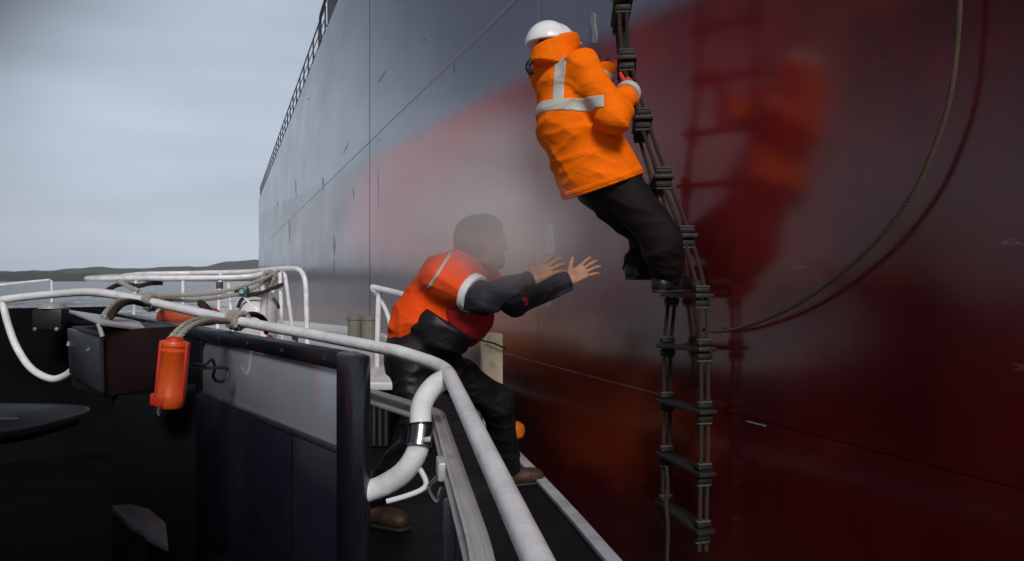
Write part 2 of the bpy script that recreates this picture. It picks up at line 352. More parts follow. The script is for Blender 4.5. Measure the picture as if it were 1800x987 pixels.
def hill(name, dist, ctrl, label, seed):
    rnd = random.Random(seed); v = []; f = []; n = 140
    x0, x1 = ctrl[0][0], ctrl[-1][0]; ph = [rnd.uniform(0, 6.3) for _ in range(6)]
    depth = [0, .35, .7, 1.0, 1.4, 2.0]; hh = [0, .42, .78, 1.0, .7, 0]
    for i in range(n+1):
        px = x0+(x1-x0)*i/n
        for (a, ya), (b, yb) in zip(ctrl, ctrl[1:]):
            if a <= px <= b:
                t = (px-a)/(b-a); t = t*t*(3-2*t); y = ya+(yb-ya)*t; break
        hpx = max(.5, 493.5-y+1.3*math.sin(px*.045+ph[0])+.8*math.sin(px*.11+ph[1])+.5*math.sin(px*.27+ph[2]))
        for q in range(6):
            d = dist+depth[q]*260-180; wob = 1+.10*math.sin(px*.2+q*1.7+ph[3])*(0 < q < 3)
            H = hpx/FPX*dist*hh[q]*wob+(ZC*hh[q])
            v.append(((px-900)/FPX*dist, d, H if 0 < q < 5 else -.5))
    for i in range(n):
        for q in range(5): f.append((i*6+q, (i+1)*6+q, (i+1)*6+q+1, i*6+q+1))
    tag(link(name, mesh(name, v, f, True), M['hill']), label, 'hills', kind='structure')
hill('hills', 3600, [(-900, 482), (-300, 478), (0, 478), (90, 473), (160, 470), (250, 471), (330, 468), (400, 459), (470, 457), (640, 462), (1000, 470), (1500, 478)], 'low dark hills along the far shore', 3)
hill('hills', 2300, [(-900, 489), (-200, 485), (-40, 479), (60, 477), (130, 481), (220, 489), (300, 492.5), (420, 492.5)], 'nearer dark headland at the far left shore', 8)

# ------------------------------------------------------------------ the ship
ship = empty('cargo_ship'); tag(ship, 'huge grey and red cargo ship side towering over the pilot boat', 'ship')
S0, S1, ZT = -14.0, 73.5, 7.1
def hull_core():
    mb = MB(); o = .05
    a = HN*(HD+o)+HE*S0; b = HN*(HD+o)+HE*(S1-.02); c = b+HN*22; d = a+HN*22
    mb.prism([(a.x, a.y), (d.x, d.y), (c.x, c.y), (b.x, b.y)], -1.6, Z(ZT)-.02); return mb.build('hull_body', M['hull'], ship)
hull_core()
rows = [-4.2, -.74, 2.73, ZT]
cols = [S0, -11.3, -2.3, 6.7, 15.7, 24.7, 33.7, 42.7, 51.7, 60.7, S1]
rnd = random.Random(11)
for i in range(len(cols)-1):
    for j in range(len(rows)-1):
        g = .002; s0, s1 = cols[i]+g, cols[i+1]-g; z0, z1 = rows[j]+g, rows[j+1]-g
        nx, nz = 14, 6; pr = rnd.uniform(0, .003); v = []; f = []
        A = [(rnd.uniform(.001, .004), rnd.uniform(.5, 2.2), rnd.uniform(.5, 2.6), rnd.uniform(0, 6.3)) for _ in range(4)]
        for b in range(nz+1):
            for a in range(nx+1):
                s = s0+(s1-s0)*a/nx; z = z0+(z1-z0)*b/nz
                win = math.sin(math.pi*a/nx)*math.sin(math.pi*b/nz)
                h = pr+sum(am*math.sin(ks*s+kz*z+ph) for am, ks, kz, ph in A)*win
                v.append(HP(s, z, h))
        n = nx+1
        for b in range(nz):
            for a in range(nx): f.append((b*n+a, b*n+a+1, (b+1)*n+a+1, (b+1)*n+a))
        ring = [a for a in range(n)]+[b*n+nx for b in range(1, nz+1)]+[nz*n+a for a in range(nx-1, -1, -1)]+[b*n for b in range(nz-1, 0, -1)]
        base = len(v)
        for q in ring:
            p = v[q]; v.append(p+HN*.045)
        for k in range(len(ring)): f.append((ring[k], base+k, base+(k+1) % len(ring), ring[(k+1) % len(ring)]))
        me = mesh('plate', v, f, True); bm = bmesh.new(); bm.from_mesh(me); bmesh.ops.recalc_face_normals(bm, faces=bm.faces); bm.to_mesh(me); bm.free(); me.set_sharp_from_angle(angle=R(30))
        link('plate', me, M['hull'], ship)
for zz, r_, sA in ((2.73, .011, -10), (-.74, .006, 4.5)):
    pts = [HP(sA+k*.98, zz+random.uniform(-.004, .004), 0) for k in range(70)]
    MB().tube(pts, r_, 6, True, 1).build('weld_seam', M['lid'] if zz > 0 else M['weld'], ship, smooth=True)
MB().tube([HP(15.7+random.uniform(-.004, .004), -2.5+k*.4, -.004) for k in range(24)], .013, 6, True, 1).build('weld_seam', M['dark_plate'], ship, smooth=True)
# deck edge rail
rail = empty('deck_rail'); rail.parent = ship; zt = Z(ZT)
for hgt in (.40, .75, 1.1):
    MB().tube([HP(24.3+q*7, ZT+hgt, -.12) for q in range(8)], .025 if hgt > 1 else .016, 6, True, 1).build('rail', M['rail_dark'], rail, smooth=True)
s = 24.3
while s < S1:
    MB().tube([HP(s, ZT-.02, -.12), HP(s, ZT+1.1, -.12)], .03, 6, True, 1).tube([HP(s, ZT+.6, -.12), HP(s, ZT, -.45)], .022, 6, True, 1).build('post', M['rail_dark'], rail, smooth=True); s += 1.75
MB().box(HP(36, ZT+.06, -.1), .1, .1, .12).build('fairlead', M['rail_dark'], ship)
mb = MB()            # bulwark end and fairlead block near the top of the picture
c0 = [HP(19.2, ZT, -.05), HP(23.2, ZT, -.05), HP(23.2, ZT, -.35), HP(19.2, ZT, -.35)]
c1 = [HP(18.5, ZT+2.1, .05), HP(22.4, ZT+1.3, .05), HP(22.4, ZT+1.3, -.35), HP(18.5, ZT+2.1, -.35)]
mb.hexa(c0, c1); mb.build('bulwark_end', M['rail_dark'], ship, bevel=.03)
MB().tube(fillet([HP(23.2, ZT, -.15), HP(23.2, ZT+1.25, -.1), HP(25.6, ZT+1.15, -.1), HP(25.6, ZT, -.15)], .4), .045, 8, True, 1).build('mooring_hoop', M['rail_dark'], ship, smooth=True)
# draught marks and runs of white paint on the shell
def hull_patch(pts, name, m, th=.006):
    a = [HPX(x, y, th) for x, y in pts]; b = [q+HN*(th+.004) for q in a]; n = len(a)
    mb = MB().add(b+a, [tuple(range(n-1, -1, -1)), tuple(range(n, 2*n))]+[(i, (i+1) % n, n+(i+1) % n, n+i) for i in range(n)])
    return mb.build(name, m, ship)
hull_patch([(960, 446), (958, 410), (963, 392), (969, 396), (973, 446)], 'draught_mark', M['white_band'])
hull_patch([(961, 541), (961, 528), (968, 527), (968, 540)], 'draught_mark', M['mark'])
hull_patch([(1040, 76), (1041, 55), (1036, 36), (1040, 22), (1046, 25), (1045, 42), (1049, 62), (1047, 75)], 'draught_mark', M['mark'])
hull_patch([(1312, 740), (1345, 748), (1345, 750), (1312, 742)], 'scrape', M['mark'])
for sx0, sy0, dx_, dy_, wd in ((566, 312, 3, 26, 3), (508, 388, 1, 40, 3), (519, 318, 2, 30, 2), (586, 415, 1, 34, 3), (603, 270, 10, -20, 3), (664, 145, 22, -32, 3), (690, 150, 14, -22, 2), (742, 72, 5, -4, 5), (797, 112, 2, 34, 4), (800, 170, -2, 36, 3), (586, 458, 1, 30, 2), (660, 250, 10, -6, 4), (664, 300, 1, 70, 2), (486, 362, 3, -8, 3), (540, 175, 4, -3, 4), (575, 385, 4, 4, 4), (620, 330, 1, 18, 2)):
    rr_ = random.Random(sx0); j_ = lambda: rr_.uniform(-.8, .8)          # dark rubbed scuffs on the shell
    hull_patch([(sx0, sy0), (sx0+wd*.6+j_(), sy0+j_()), (sx0+dx_*.5+wd*.7+j_(), sy0+dy_*.5), (sx0+dx_+wd*.3, sy0+dy_), (sx0+dx_, sy0+dy_), (sx0+dx_*.5-wd*.3+j_(), sy0+dy_*.5)], 'scuff', M['scuff'], .003)

# ------------------------------------------------------------------ the pilot boat
boat = empty('pilot_boat'); tag(boat, 'black and white pilot boat with white handrails running alongside the ship', 'boat')
DK, FD = Z(-1.24), Z(-.75)
E = [(.98, -4.0), (.80, 1.2), (.44, 3.63), (.02, 5.8), (-.42, 7.9), (-1.15, 9.9), (-2.15, 11.7), (-3.3, 13.1), (-4.7, 14.0)]       # starboard deck edge
Pp = [(-6.1, 13.3), (-6.9, 11.2), (-7.1, 8), (-6.4, 4), (-5.2, -4.0)]
def P2(p): return (p[0], p[1])
deckpoly = E+Pp
MB().prism(deckpoly, DK-.05, DK).build('side_deck', M['deck'], boat)
mb = MB(); n = len(deckpoly); cx, cy = -2.9, 5
for lev in (DK-.052, DK-.5, .0, -.9):
    kf = {0: 1.0, 1: .985, 2: .90, 3: .45}[[DK-.052, DK-.5, .0, -.9].index(lev)]
    for p in deckpoly: mb.v.append(Vector((cx+(p[0]-cx)*kf, cy+(p[1]-cy)*(1-(1-kf)*.5), lev)))
for lv in range(3):
    for i in range(n): mb.f.append((lv*n+i, lv*n+(i+1) % n, (lv+1)*n+(i+1) % n, (lv+1)*n+i))
mb.f.append(tuple(range(3*n, 4*n))); mb.f.append(tuple(range(n-1, -1, -1)))
mb.build('boat_hull', M['boat_hull'], boat, smooth=True)
def ribbon(path, w0, h, zb, name, m, inward=1, bevel=.008):
    path = [Vector((p[0], p[1], 0)) for p in path]; L_, R_ = [], []
    for i, p in enumerate(path):
        t = (path[min(i+1, len(path)-1)]-path[max(i-1, 0)]).normalized(); nn = Vector((-t.y, t.x, 0))*inward
        L_.append(p); R_.append(p+nn*w0)
    mb = MB(); n = len(path)
    for arr, z in ((L_, zb), (R_, zb), (R_, zb+h), (L_, zb+h)):
        for p in arr: mb.v.append(Vector((p.x, p.y, z)))
    for i in range(n-1):
        for k in range(4): mb.f.append((k*n+i, k*n+i+1, ((k+1) % 4)*n+i+1, ((k+1) % 4)*n+i))
    mb.f.append((0, n, 2*n, 3*n)); mb.f.append((n-1, 4*n-1, 3*n-1, 2*n-1))
    return mb.build(name, m, boat, bevel=bevel)
ribbon([Vector((x, y, 0)) for x, y, _ in [tuple(q) for q in spline([Vector((*e, 0)) for e in E], 6)]], .07, .035, DK+.002, 'gunwale_strip', M['gunwale'])
# rubbing strake under it
ribbon([Vector((q.x+.05, q.y, 0)) for q in spline([Vector((*e, 0)) for e in E], 5)], .12, .16, DK-.24, 'rubbing_strake', M['rubber'])
# raised foredeck
fpoly = [(-.88, 5.87), (-.98, 7.2), (-1.12, 8.6), (-1.5, 9.8), (-2.3, 11.4), (-3.35, 12.8), (-4.7, 13.7), (-6.0, 13.0), (-6.7, 11), (-6.6, 8), (-5.6, 5.87)]
MB().prism(fpoly, FD-.06, FD).build('foredeck', M['white_deck'], boat, bevel=.012)
ins = [(-2.9+(p[0]+2.9)*.985, p[1]+.03 if p[1] < 6 else p[1]-.04) for p in fpoly]
MB().prism(ins, DK+.004, FD-.06).build('foredeck_side', M['black_matt'], boat)
for k in range(40):                  # vertical ribs on the aft face of the foredeck
    x = -.93-.045*k
    if x < -2.6: break
    MB().box((x, 5.893, (DK+FD)/2-.03), .02, .03, FD-DK-.10).build('rib', M['dark_plate'], boat)
# foredeck bulwark lip
ribbon([Vector((x, y, 0)) for x, y in [(-1.05, 7.9), (-1.2, 8.7), (-1.57, 9.8), (-2.36, 11.35), (-3.38, 12.7), (-4.7, 13.55)]], .10, .10, FD+.002, 'foredeck_lip', M['white_deck'])
# mooring bollards
for px, d, hgt, r_ in ((624, 9.35, .33, .085), (649, 9.15, .34, .09)):
    b = P(px, 606, d); b.z = FD
    MB().lathe(b, (0, 0, 1), [(r_*1.25, 0), (r_*1.25, .02), (r_, .025), (r_, hgt-.05), (r_*1.12, hgt-.04), (r_*1.15, hgt-.01), (r_*1.05, hgt)], 24).build('bollard', M['bollard'], boat, smooth=True)
# white hoop rail on the foredeck edge
hoop = empty('foredeck_hoop_rail'); hoop.parent = boat
a = P(652, 504, 7.0); b = P(716, 519, 6.6); foot = P(663, 600, 6.95); foot.z = FD
MB().tube(fillet([P(664, 514, 6.95)*1.0, a, b, Vector((b.x+.12, b.y-.1, FD))], .10), .024, 10, True, 1).build('top_bar', M['white_pipe'], hoop, smooth=True)
MB().tube([foot, P(665, 540, 6.95), P(668, 510, 6.95)], .024, 10, True, 6).build('leg', M['white_pipe'], hoop, smooth=True)
e2 = P(700, 640, 6.9); e2.z = FD
MB().tube([P(654, 507, 6.98), P(668, 525, 6.97), P(684, 562, 6.95), e2], .02, 10, True, 6).build('leg', M['white_pipe'], hoop, smooth=True)

# bow guardrail
gr = empty('bow_guardrail'); gr.parent = boat
def gtube(pts, name, r_=.023, sm=6, m='white_pipe'): return MB().tube(pts, r_, 10, True, sm).build(name, M[m], gr, smooth=True)
f540 = P(541, 600, 8.0); f540.z = FD
gtube(fillet([P(196, 489, 8.6), P(240, 482, 8.9), P(330, 480.5, 9.2), P(440, 478, 8.9), P(497, 472, 8.3), P(537, 472, 8.0), f540], .22), 'top_rail', .026, 1)
gtube([P(206, 486, 8.5), P(172, 488, 8.1), P(153, 490, 7.7), P(168, 490.5, 7.3), P(240, 489, 7.1), P(330, 489, 7.1), P(420, 487.5, 7.2), P(462, 482, 7.3), P(490, 475, 7.6)], 'front_rail', .024, 8)
for px, d, y0, x2 in ((388, 9.0, 480, 381), (322, 9.2, 481, 322), (462, 8.0, 478, 462), (492, 8.3, 474, 497), (500, 8.3, 474, 520), (240, 8.9, 483, 232), (402, 9.0, 498, 412)):
    q = P(x2, 600, d); q.z = FD; gtube([P(px, y0, d), q], 'post', .021, 1)
gtube([P(470, 488, 7.35), P(464, 520, 7.35), Vector((P(463, 600, 7.35).x, 7.35, FD))], 'post', .034, 4)
gtube([P(480, 512, 8.2), P(470, 519, 8.4), P(466, 545, 8.4), P(470, 560, 8.4)], 'brace', .016, 6)
gtube([P(160, 522, 8.4), P(300, 521, 9.0), P(420, 516, 8.8), P(500, 505, 8.2)], 'lower_wire', .008, 6, 'rope_grey')
gtube([P(-30, 505, 9.6), P(30, 498, 9.6), P(87, 492.5, 9.5)], 'side_rail', .016, 4)
q = P(92, 600, 9.5); q.z = DK; gtube([P(91, 493, 9.5), q], 'post', .014, 1)
gtube([P(386, 496, 7.15), P(386, 508, 7.15)], 'rail_clamp', .03, 1, 'rail_dark')
# white rounded deck fitting with dark straps (windlass cover)
wl = empty('windlass'); wl.parent = boat
c = P(452, 552, 8.2); hh = c.z-FD
MB().lathe(Vector((c.x, c.y, FD)), (0, 0, 1), [(.17, 0), (.19, .02), (.20, hh*.5), (.205, hh), (.19, hh+.07), (.15, hh+.13), (.08, hh+.165), (.02, hh+.175)], 28).build('cover', M['white_deck'], wl, smooth=True)
MB().tube([P(418, 541, 8.0), P(426, 526, 8.0), P(445, 519, 8.0), P(468, 522, 8.0)], .018, 8, True, 6).build('strap', M['black_cable'], wl, smooth=True)
MB().tube([P(480, 524, 8.0), P(488, 536, 8.0), P(490, 543, 8.0)], .017, 8, True, 6).build('strap', M['black_cable'], wl, smooth=True)
MB().lathe(Vector((P(466, 572, 7.9).x, 7.9, FD)), (0, 0, 1), [(.09, 0), (.09, .16), (.07, .2), (.03, .22)], 16).build('drum', M['red_fabric'], wl, smooth=True)

# main handrail that runs down the side deck, turns the corner and follows the coaming
hr = empty('handrail'); hr.parent = boat
RR = .0235
path = [Vector((.19, .15, Z(-.44))), P(940, 976, 1.17), P(783, 645, 2.72), P(700, 618, 2.95), P(560, 591, 3.35), P(430, 567, 3.72), P(300, 539, 4.1), P(225, 523, 4.35), P(160, 514, 4.55), P(90, 518, 4.75), P(0, 528, 4.9), P(-80, 545, 4.8)]
sm = fillet(path[:4], .16, 8)[:-1]+spline(path[3:], 6)
MB().tube(sm, RR, 20, True, 1).build('top_rail', M['white_pipe'], hr, smooth=True)
hp = MB().tube([P(792, 662, 2.62), P(762, 680, 2.57), P(742, 712, 2.52), P(739, 752, 2.47), P(734, 792, 2.46), P(712, 828, 2.47), P(678, 852, 2.49), P(650, 863, 2.495), P(633, 867, 2.485)], .034, 20, True, 8).build('support_bend', M['white_pipe'], hr, smooth=True)
MB().tube([P(740, 751, 2.47), P(738.5, 768, 2.458), P(736, 785, 2.446)], .0385, 20, True, 4).build('clamp', M['steel'], hp, smooth=True)
MB().tube([P(739.8, 744, 2.475), P(740, 750, 2.472)], .037, 20, True, 1).build('tape', M['black_cable'], hp, smooth=True)
MB().box(P(752, 772, 2.43), .02, .03, .014).build('clamp_bolt', M['alu'], hp, bevel=.003)
MB().tube([P(727, 812, 2.46), P(741, 830, 2.46), P(749, 850, 2.46), P(740, 862, 2.46), P(712, 873, 2.46), P(680, 882, 2.46)], .0085, 12, True, 8).build('cable_hook', M['white_pipe'], hr, smooth=True)
MB().tube([P(4, 530, 4.9), P(14, 570, 4.85), P(30, 612, 4.8), P(55, 648, 4.75), P(88, 666, 4.7), P(112, 662, 4.65), P(135, 645, 4.6)], .021, 14, True, 8).build('support_bend', M['white_pipe'], hr, smooth=True)
for px, py, d in ((520, 583, 3.5),):
    a = P(px, py, d); MB().tube([a, a-Vector((.01, .0, .10))], .014, 10, True, 1).build('bracket', M['white_pipe'], hr, smooth=True)

# safety track below the rail, an extruded channel with a traveller
def sweep(path, prof, name, m, parent):
    path = [Vector(p) for p in path]; n = len(prof); mb = MB()
    for i, p in enumerate(path):
        t1 = (path[i]-path[max(0, i-1)]); t2 = (path[min(len(path)-1, i+1)]-path[i]); t1 = t1 if t1.length else t2; t2 = t2 if t2.length else t1
        t1.normalize(); t2.normalize(); nn = Vector((-(t1+t2).y, (t1+t2).x, 0)).normalized(); k = 1/max(.4, nn.dot(Vector((-t1.y, t1.x, 0)).normalized()))
        for a, b in prof: mb.v.append(p+nn*a*k+Vector((0, 0, b)))
    for i in range(len(path)-1):
        for k in range(n): mb.f.append((i*n+k, i*n+(k+1) % n, (i+1)*n+(k+1) % n, (i+1)*n+k))
    mb.f.append(tuple(range(n-1, -1, -1))); mb.f.append(tuple((len(path)-1)*n+k for k in range(n)))
    return mb.build(name, m, parent, bevel=.002)
TZ = Z(-.5)
tp = [Vector((.075, .1, TZ)), Vector((-.062, 1.45, TZ)), Vector((-.275, 2.92, TZ)), Vector((-.92, 3.92, TZ))]
tp = fillet(tp, .10, 5)
track = sweep(tp, [(-.024, -.028), (.024, -.028), (.024, -.016), (-.004, -.012), (-.004, .010), (.020, .014), (.020, .026), (.010, .026), (.008, .020), (-.008, .020), (-.010, .026), (-.024, .026)], 'safety_track', M['alu'], boat)
tv = Vector((-.165, 2.14, TZ))
MB().box(tv+Vector((-.012, 0, -.004)), .05, .10, .05, Matrix.Rotation(R(8), 3, 'Z')).build('traveller', M['alu'], track, bevel=.006)
MB().tube([tv+Vector((-.03, -.03, -.02)), tv+Vector((-.055, -.035, -.05)), tv+Vector((-.035, -.03, -.085)), tv+Vector((-.02, -.025, -.05))], .007, 8, True, 6).build('shackle', M['steel'], track, smooth=True)
for k in range(4):
    q = tp[0].lerp(Vector((-.275, 2.92, TZ)), .12+.26*k); MB().box(q+Vector((0, 0, -.10)), .03, .05, .15).build('track_bracket', M['dark_plate'], track, bevel=.004)

# coaming wall of the cockpit (black, with a wet steel panel let into it)
A0 = Vector((-.5, 2.5, 0)); WD = Vector((-.5905, .807, 0)); WN = Vector((-.807, -.5905, 0))        # WN faces the cockpit
def W(u, zr, off=0): q = A0+WD*u+WN*off; return Vector((q.x, q.y, Z(zr)))
def wbox(u0, u1, z0, z1, o0, o1, name, m, parent, bevel=.006):
    return MB().hexa([W(u0, z0, o0), W(u1, z0, o0), W(u1, z1, o0), W(u0, z1, o0)], [W(u0, z0, o1), W(u1, z0, o1), W(u1, z1, o1), W(u0, z1, o1)]).build(name, m, parent, bevel=bevel)
cw = empty('coaming'); cw.parent = boat
pa, pd = W(.128, 0, .004), W(.128, 0, -.075)
MB().prism([(pa.x, pa.y), (-.452, 2.43), (-.442, 2.50), (pd.x, pd.y)], Z(-1.26), Z(-.232)).build('corner_post', M['blue_black'], cw, bevel=.014)
wbox(.13, 4.05, -.292, -.236, -.072, 0, 'top_bar', M['black_paint'], cw)
wbox(.13, 4.05, -1.26, -.565, -.07, -.002, 'lower_panel', M['blue_black'], cw)
wbox(1.76, 4.05, -.563, -.294, -.07, -.003, 'side_panel', M['black_matt'], cw)
wbox(.131, 1.758, -.563, -.294, -.06, -.016, 'pale_panel', M['panel'], cw, .002)
wbox(.131, 1.758, -.564, -.545, -.0155, .001, 'panel_ledge', M['dark_plate'], cw, .003)
mb = MB()                       # rounded corner fillet of the opening
pts = [(1.757, -.295)]+[(1.757-.085*(1-math.cos(a)), -.295-.085*(1-math.sin(a))) for a in [R(x) for x in range(90, -1, -15)]][::1]
pts = [(1.757, -.295), (1.757-.085, -.295)]+[(1.757-.085+.085*math.sin(R(x)), -.295-.085+.085*math.cos(R(x))) for x in range(15, 90, 15)]+[(1.757, -.38)]
mb.add([W(u, z, -.0155) for u, z in pts]+[W(u, z, -.004) for u, z in pts], [tuple(range(len(pts))), tuple(range(2*len(pts)-1, len(pts)-1, -1))]+[(i, (i+1) % len(pts), len(pts)+(i+1) % len(pts), len(pts)+i) for i in range(len(pts))])
mb.build('corner_fillet', M['black_paint'], cw)
for u in (.22, .62, 1.02, 1.42): MB().lathe(W(u, -.264, 0), WN, [(.008, 0), (.008, .004), (.004, .006)], 10).build('bolt', M['dark_plate'], cw, smooth=True)
wbox(.52, .524, -1.2, -.58, -.002, .0015, 'panel_seam', M['black_matt'], cw, 0)
# the coaming carries on round the far corner
c4 = W(4.05, 0); far = [(c4.x, c4.y), (-3.9, 5.1), (-4.6, 4.0)]
mb = MB()
for (a, b) in zip(far, far[1:]):
    t = (Vector((*b, 0))-Vector((*a, 0))).normalized(); nn = Vector((t.y, -t.x, 0))*.07
    mb.prism([a, b, (b[0]+nn.x, b[1]+nn.y), (a[0]+nn.x, a[1]+nn.y)], Z(-1.26), Z(-.19))
mb.build('far_coaming', M['black_matt'], cw)
# cockpit sole
cs = [(-.42, -1.0), (-.58, 2.45), (W(3.9, 0, .05).x, W(3.9, 0, .05).y), (-3.85, 5.0), (-4.5, 3.9), (-4.5, -1.0)]
MB().prism(cs, DK+.004, DK+.03).build('cockpit_sole', M['black_matt'], boat)

# unseen canopy added to shade the cockpit, out of frame
wh = empty('wheelhouse'); wh.parent = boat
MB().box((-2.45, -1.75, Z(1.06)), 4.1, 4.5, .10).build('roof', M['black_paint'], wh, bevel=.03)
MB().box((-2.3, -2.4, (DK+Z(1.0))/2+.01), 4.6, .08, Z(1.0)-DK-.03).build('aft_bulkhead', M['black_paint'], wh, bevel=.01)
for x, y in ((-4.4, .4), (-.46, -1.9), (-4.4, -2.2)): MB().box((x, y, (DK+.03+Z(1.0))/2), .07, .07, Z(1.0)-DK-.04).build('pillar', M['black_paint'], wh, bevel=.01)

# ------------------------------------------------------------------ cockpit things
def quad_box(corners, z0, z1, name, m, parent, bevel=.004):
    return MB().prism([(c.x, c.y) for c in corners], z0, z1).build(name, m, parent, bevel=bevel)
lk = empty('locker'); tag(lk, 'dark maroon storage locker with open grey lid beside the orange canister', 'locker')
cN, cL, cR = P(184, 600, 3.0), P(126, 600, 3.3), P(318, 600, 3.35); cB = cL+cR-cN
quad_box([cN, cR, cB, cL], Z(-.44), Z(-.19), 'body', M['maroon'], lk)
nl = (cL-cN).normalized()
o_ = Vector((-.012, -.02, 0))
MB().hexa([P(128, 577, 3.27)+o_*.2, P(184, 594, 2.98)+o_*.2, P(187, 690, 2.98)+o_*.2, P(131, 655, 3.27)+o_*.2], [q+o_ for q in (P(128, 577, 3.27), P(184, 594, 2.98), P(187, 690, 2.98), P(131, 655, 3.27))]).build('side_plate', M['dark_plate'], lk, bevel=.003)
la, lb, lc = P(121, 545, 3.35), P(176, 566, 2.93), P(294, 582, 3.35); ld = la+lc-lb
th = Vector((0, 0, -.014))
MB().hexa([q+th for q in (la, lb, lc, ld)], [la, lb, lc, ld]).build('lid', M['lid'], lk, bevel=.003)
MB().tube([P(173, 569, 2.95), P(180, 592, 2.95)], .008, 8, True, 1).build('lid_stay', M['lid'], lk, smooth=True)
MB().tube([P(152, 618, 3.10), P(160, 613, 3.05), P(168, 609, 3.05)], .008, 8, True, 3).build('handle', M['lid'], lk, smooth=True)
MB().tube([P(120, 608, 3.24), P(123, 601, 3.24)], .008, 8, True, 1).build('latch', M['lid'], lk, smooth=True)
quad_box([P(196, 700, 3.06), P(345, 700, 3.1), P(345, 700, 3.1)+Vector((-.12, .3, 0)), P(196, 700, 3.06)+Vector((-.12, .3, 0))], DK+.032, Z(-.441), 'pedestal', M['black_matt'], lk)

# orange canister hung on the rail
ca = empty('light_canister'); tag(ca, 'orange plastic lifebuoy light canister hanging by ropes from the white handrail', 'canister')
t0, b0 = P(308, 598, 2.95), P(297, 716, 2.95); ax = (b0-t0); ln = ax.length; ax.normalize()
MB().lathe(t0, ax, [(.020, 0), (.043, .004), (.047, .012), (.047, .022), (.043, .026), (.043, .034), (.047, .038), (.047, .046), (.044, .05), (.047, ln*.78), (.050, ln*.80), (.051, ln*.97), (.046, ln), (.02, ln+.003)], 28).build('body', M['canister'], ca, smooth=True)
sx = Vector((1, 0, 0)); sx = (sx-ax*sx.dot(ax)).normalized(); fx = ax.cross(sx)
Mx = Matrix((sx, fx, ax)).transposed()
for k in (-1, 1): MB().box(t0+ax*ln*.47+sx*.048*k, .012, .03, ln*.90, Mx).build('flange', M['canister_red'], ca, bevel=.004)
MB().lathe(t0-ax*.012, ax, [(.018, 0), (.03, .004), (.032, .014)], 20).build('cap', M['canister_red'], ca, smooth=True)
yv = fx if fx.y < 0 else -fx
MB().box(t0+ax*ln*.90+yv*.05-sx*.018, .034, .012, ln*.14, Mx).build('bracket', M['canister_red'], ca, bevel=.004)
MB().box(t0+ax*ln*.90-sx*.058, .02, .03, ln*.18, Mx).build('clip', M['canister_red'], ca, bevel=.005)
MB().tube([t0+ax*ln*.96+yv*.054-sx*.012, t0+ax*(ln*1.03)+yv*.054-sx*.014], .005, 8, True, 1).build('pin', M['whip'], ca, smooth=True)
MB().lathe(t0+ax*ln*1.0-sx*.035, ax, [(.008, 0), (.009, .01), (.006, .03), (.002, .036)], 10).build('nozzle', M['lid'], ca, smooth=True)

def rope(pts, r_, name, label, m='rope_grey', parent=None, cat='rope', group=None, sm=8):
    o = rope_mb(pts, r_, sm).build(name, M[m], parent, smooth=True)
    if label: tag(o, label, cat, group)
    return o
def knot(c, axis, r_, R0, turns, mb, adv=None):
    axis = Vector(axis).normalized(); u = axis.orthogonal().normalized(); w_ = axis.cross(u); adv = adv or r_*2.05; pts = []
    for k in range(int(turns*14)+1):
        a = 2*math.pi*k/14; pts.append(Vector(c)+axis*(adv*k/14-adv*turns/2)+(u*math.cos(a)+w_*math.sin(a))*(R0+r_))
    return rope_mb(pts, r_, 1, mb)
# canister lanyard: two parallel lines over the coaming to a hitch on the rail
hx = (P(380, 556, 3.85)-P(460, 573, 3.65)).normalized()
ly = empty('canister_lanyard'); tag(ly, 'doubled grey rope from the orange canister hitched round the white handrail', 'rope')
for k, dx in ((0, -6), (1, 7)):
    rope([P(302+dx, 600, 2.96), P(318+dx, 582, 3.0), P(338+dx, 568+k*2, 3.1), P(362+dx, 561+k*3, 3.3), P(388, 563+k*3, 3.55), P(402, 566, 3.68)], .0125, 'line', None, 'rope_grey', ly)
k_ = knot(P(416, 564, 3.76), hx, .014, RR, 2.6, MB()); knot(P(424, 563, 3.74), hx+Vector((.1, .3, .5)), .012, RR*1.0, 1.2, k_)
k_.build('hitch', M['rope_grey'], ly, smooth=True)
rope([P(428, 560, 3.8), P(440, 553, 3.9), P(456, 556, 4.1), P(466, 566, 4.4), P(468, 585, 4.6)], .015, 'tail', None, 'rope_dark', ly)
ly2 = empty('locker_lanyard'); tag(ly2, 'doubled grey rope looped over the handrail above the grey locker lid', 'rope')
for k, dx in ((0, -4), (1, 9)):
    rope([P(186+dx, 558, 3.2), P(194+dx, 546, 3.3), P(208+dx, 533+k, 3.5), P(226+dx, 529+k*2, 3.8), P(250, 533+k*2, 4.05), P(262, 536, 4.15)], .0135, 'line', None, 'rope_grey' if k == 0 else 'rope_dark', ly2)
k_ = knot(P(266, 532, 4.22), (P(300, 539, 4.1)-P(225, 523, 4.35)), .015, RR, 1.6, MB()); k_.build('hitch', M['rope_grey'], ly2, smooth=True)
# mooring ropes on the bow guardrail
rope([P(477, 484, 7.2), P(460, 492, 7.1), P(430, 503, 7.0), P(395, 512, 6.9), P(340, 519, 6.8), P(270, 520, 6.6), P(215, 519, 6.4)], .018, 'mooring_rope', 'upper grey mooring rope drooping from the bow guardrail corner')
rope([P(478, 488, 7.25), P(455, 503, 7.1), P(425, 516, 7.0), P(385, 524, 6.8), P(340, 529, 6.5), P(305, 527, 6.0), P(283, 528, 5.0), P(272, 530, 4.5)], .016, 'mooring_rope', 'lower grey mooring rope leading from guardrail corner to the main handrail')
k_ = knot(P(474, 486, 7.25), (P(462, 482, 7.3)-P(490, 475, 7.6)), .020, .024, 2.2, MB()); rope_mb([P(482, 490, 7.2), P(474, 506, 7.25), P(466, 517, 7.3), P(456, 521, 7.25)], .02, 8, k_)
tag(k_.build('rope_hitch', M['rope_grey'], None, smooth=True), 'rope hitch wound round the corner of the bow guardrail', 'rope')
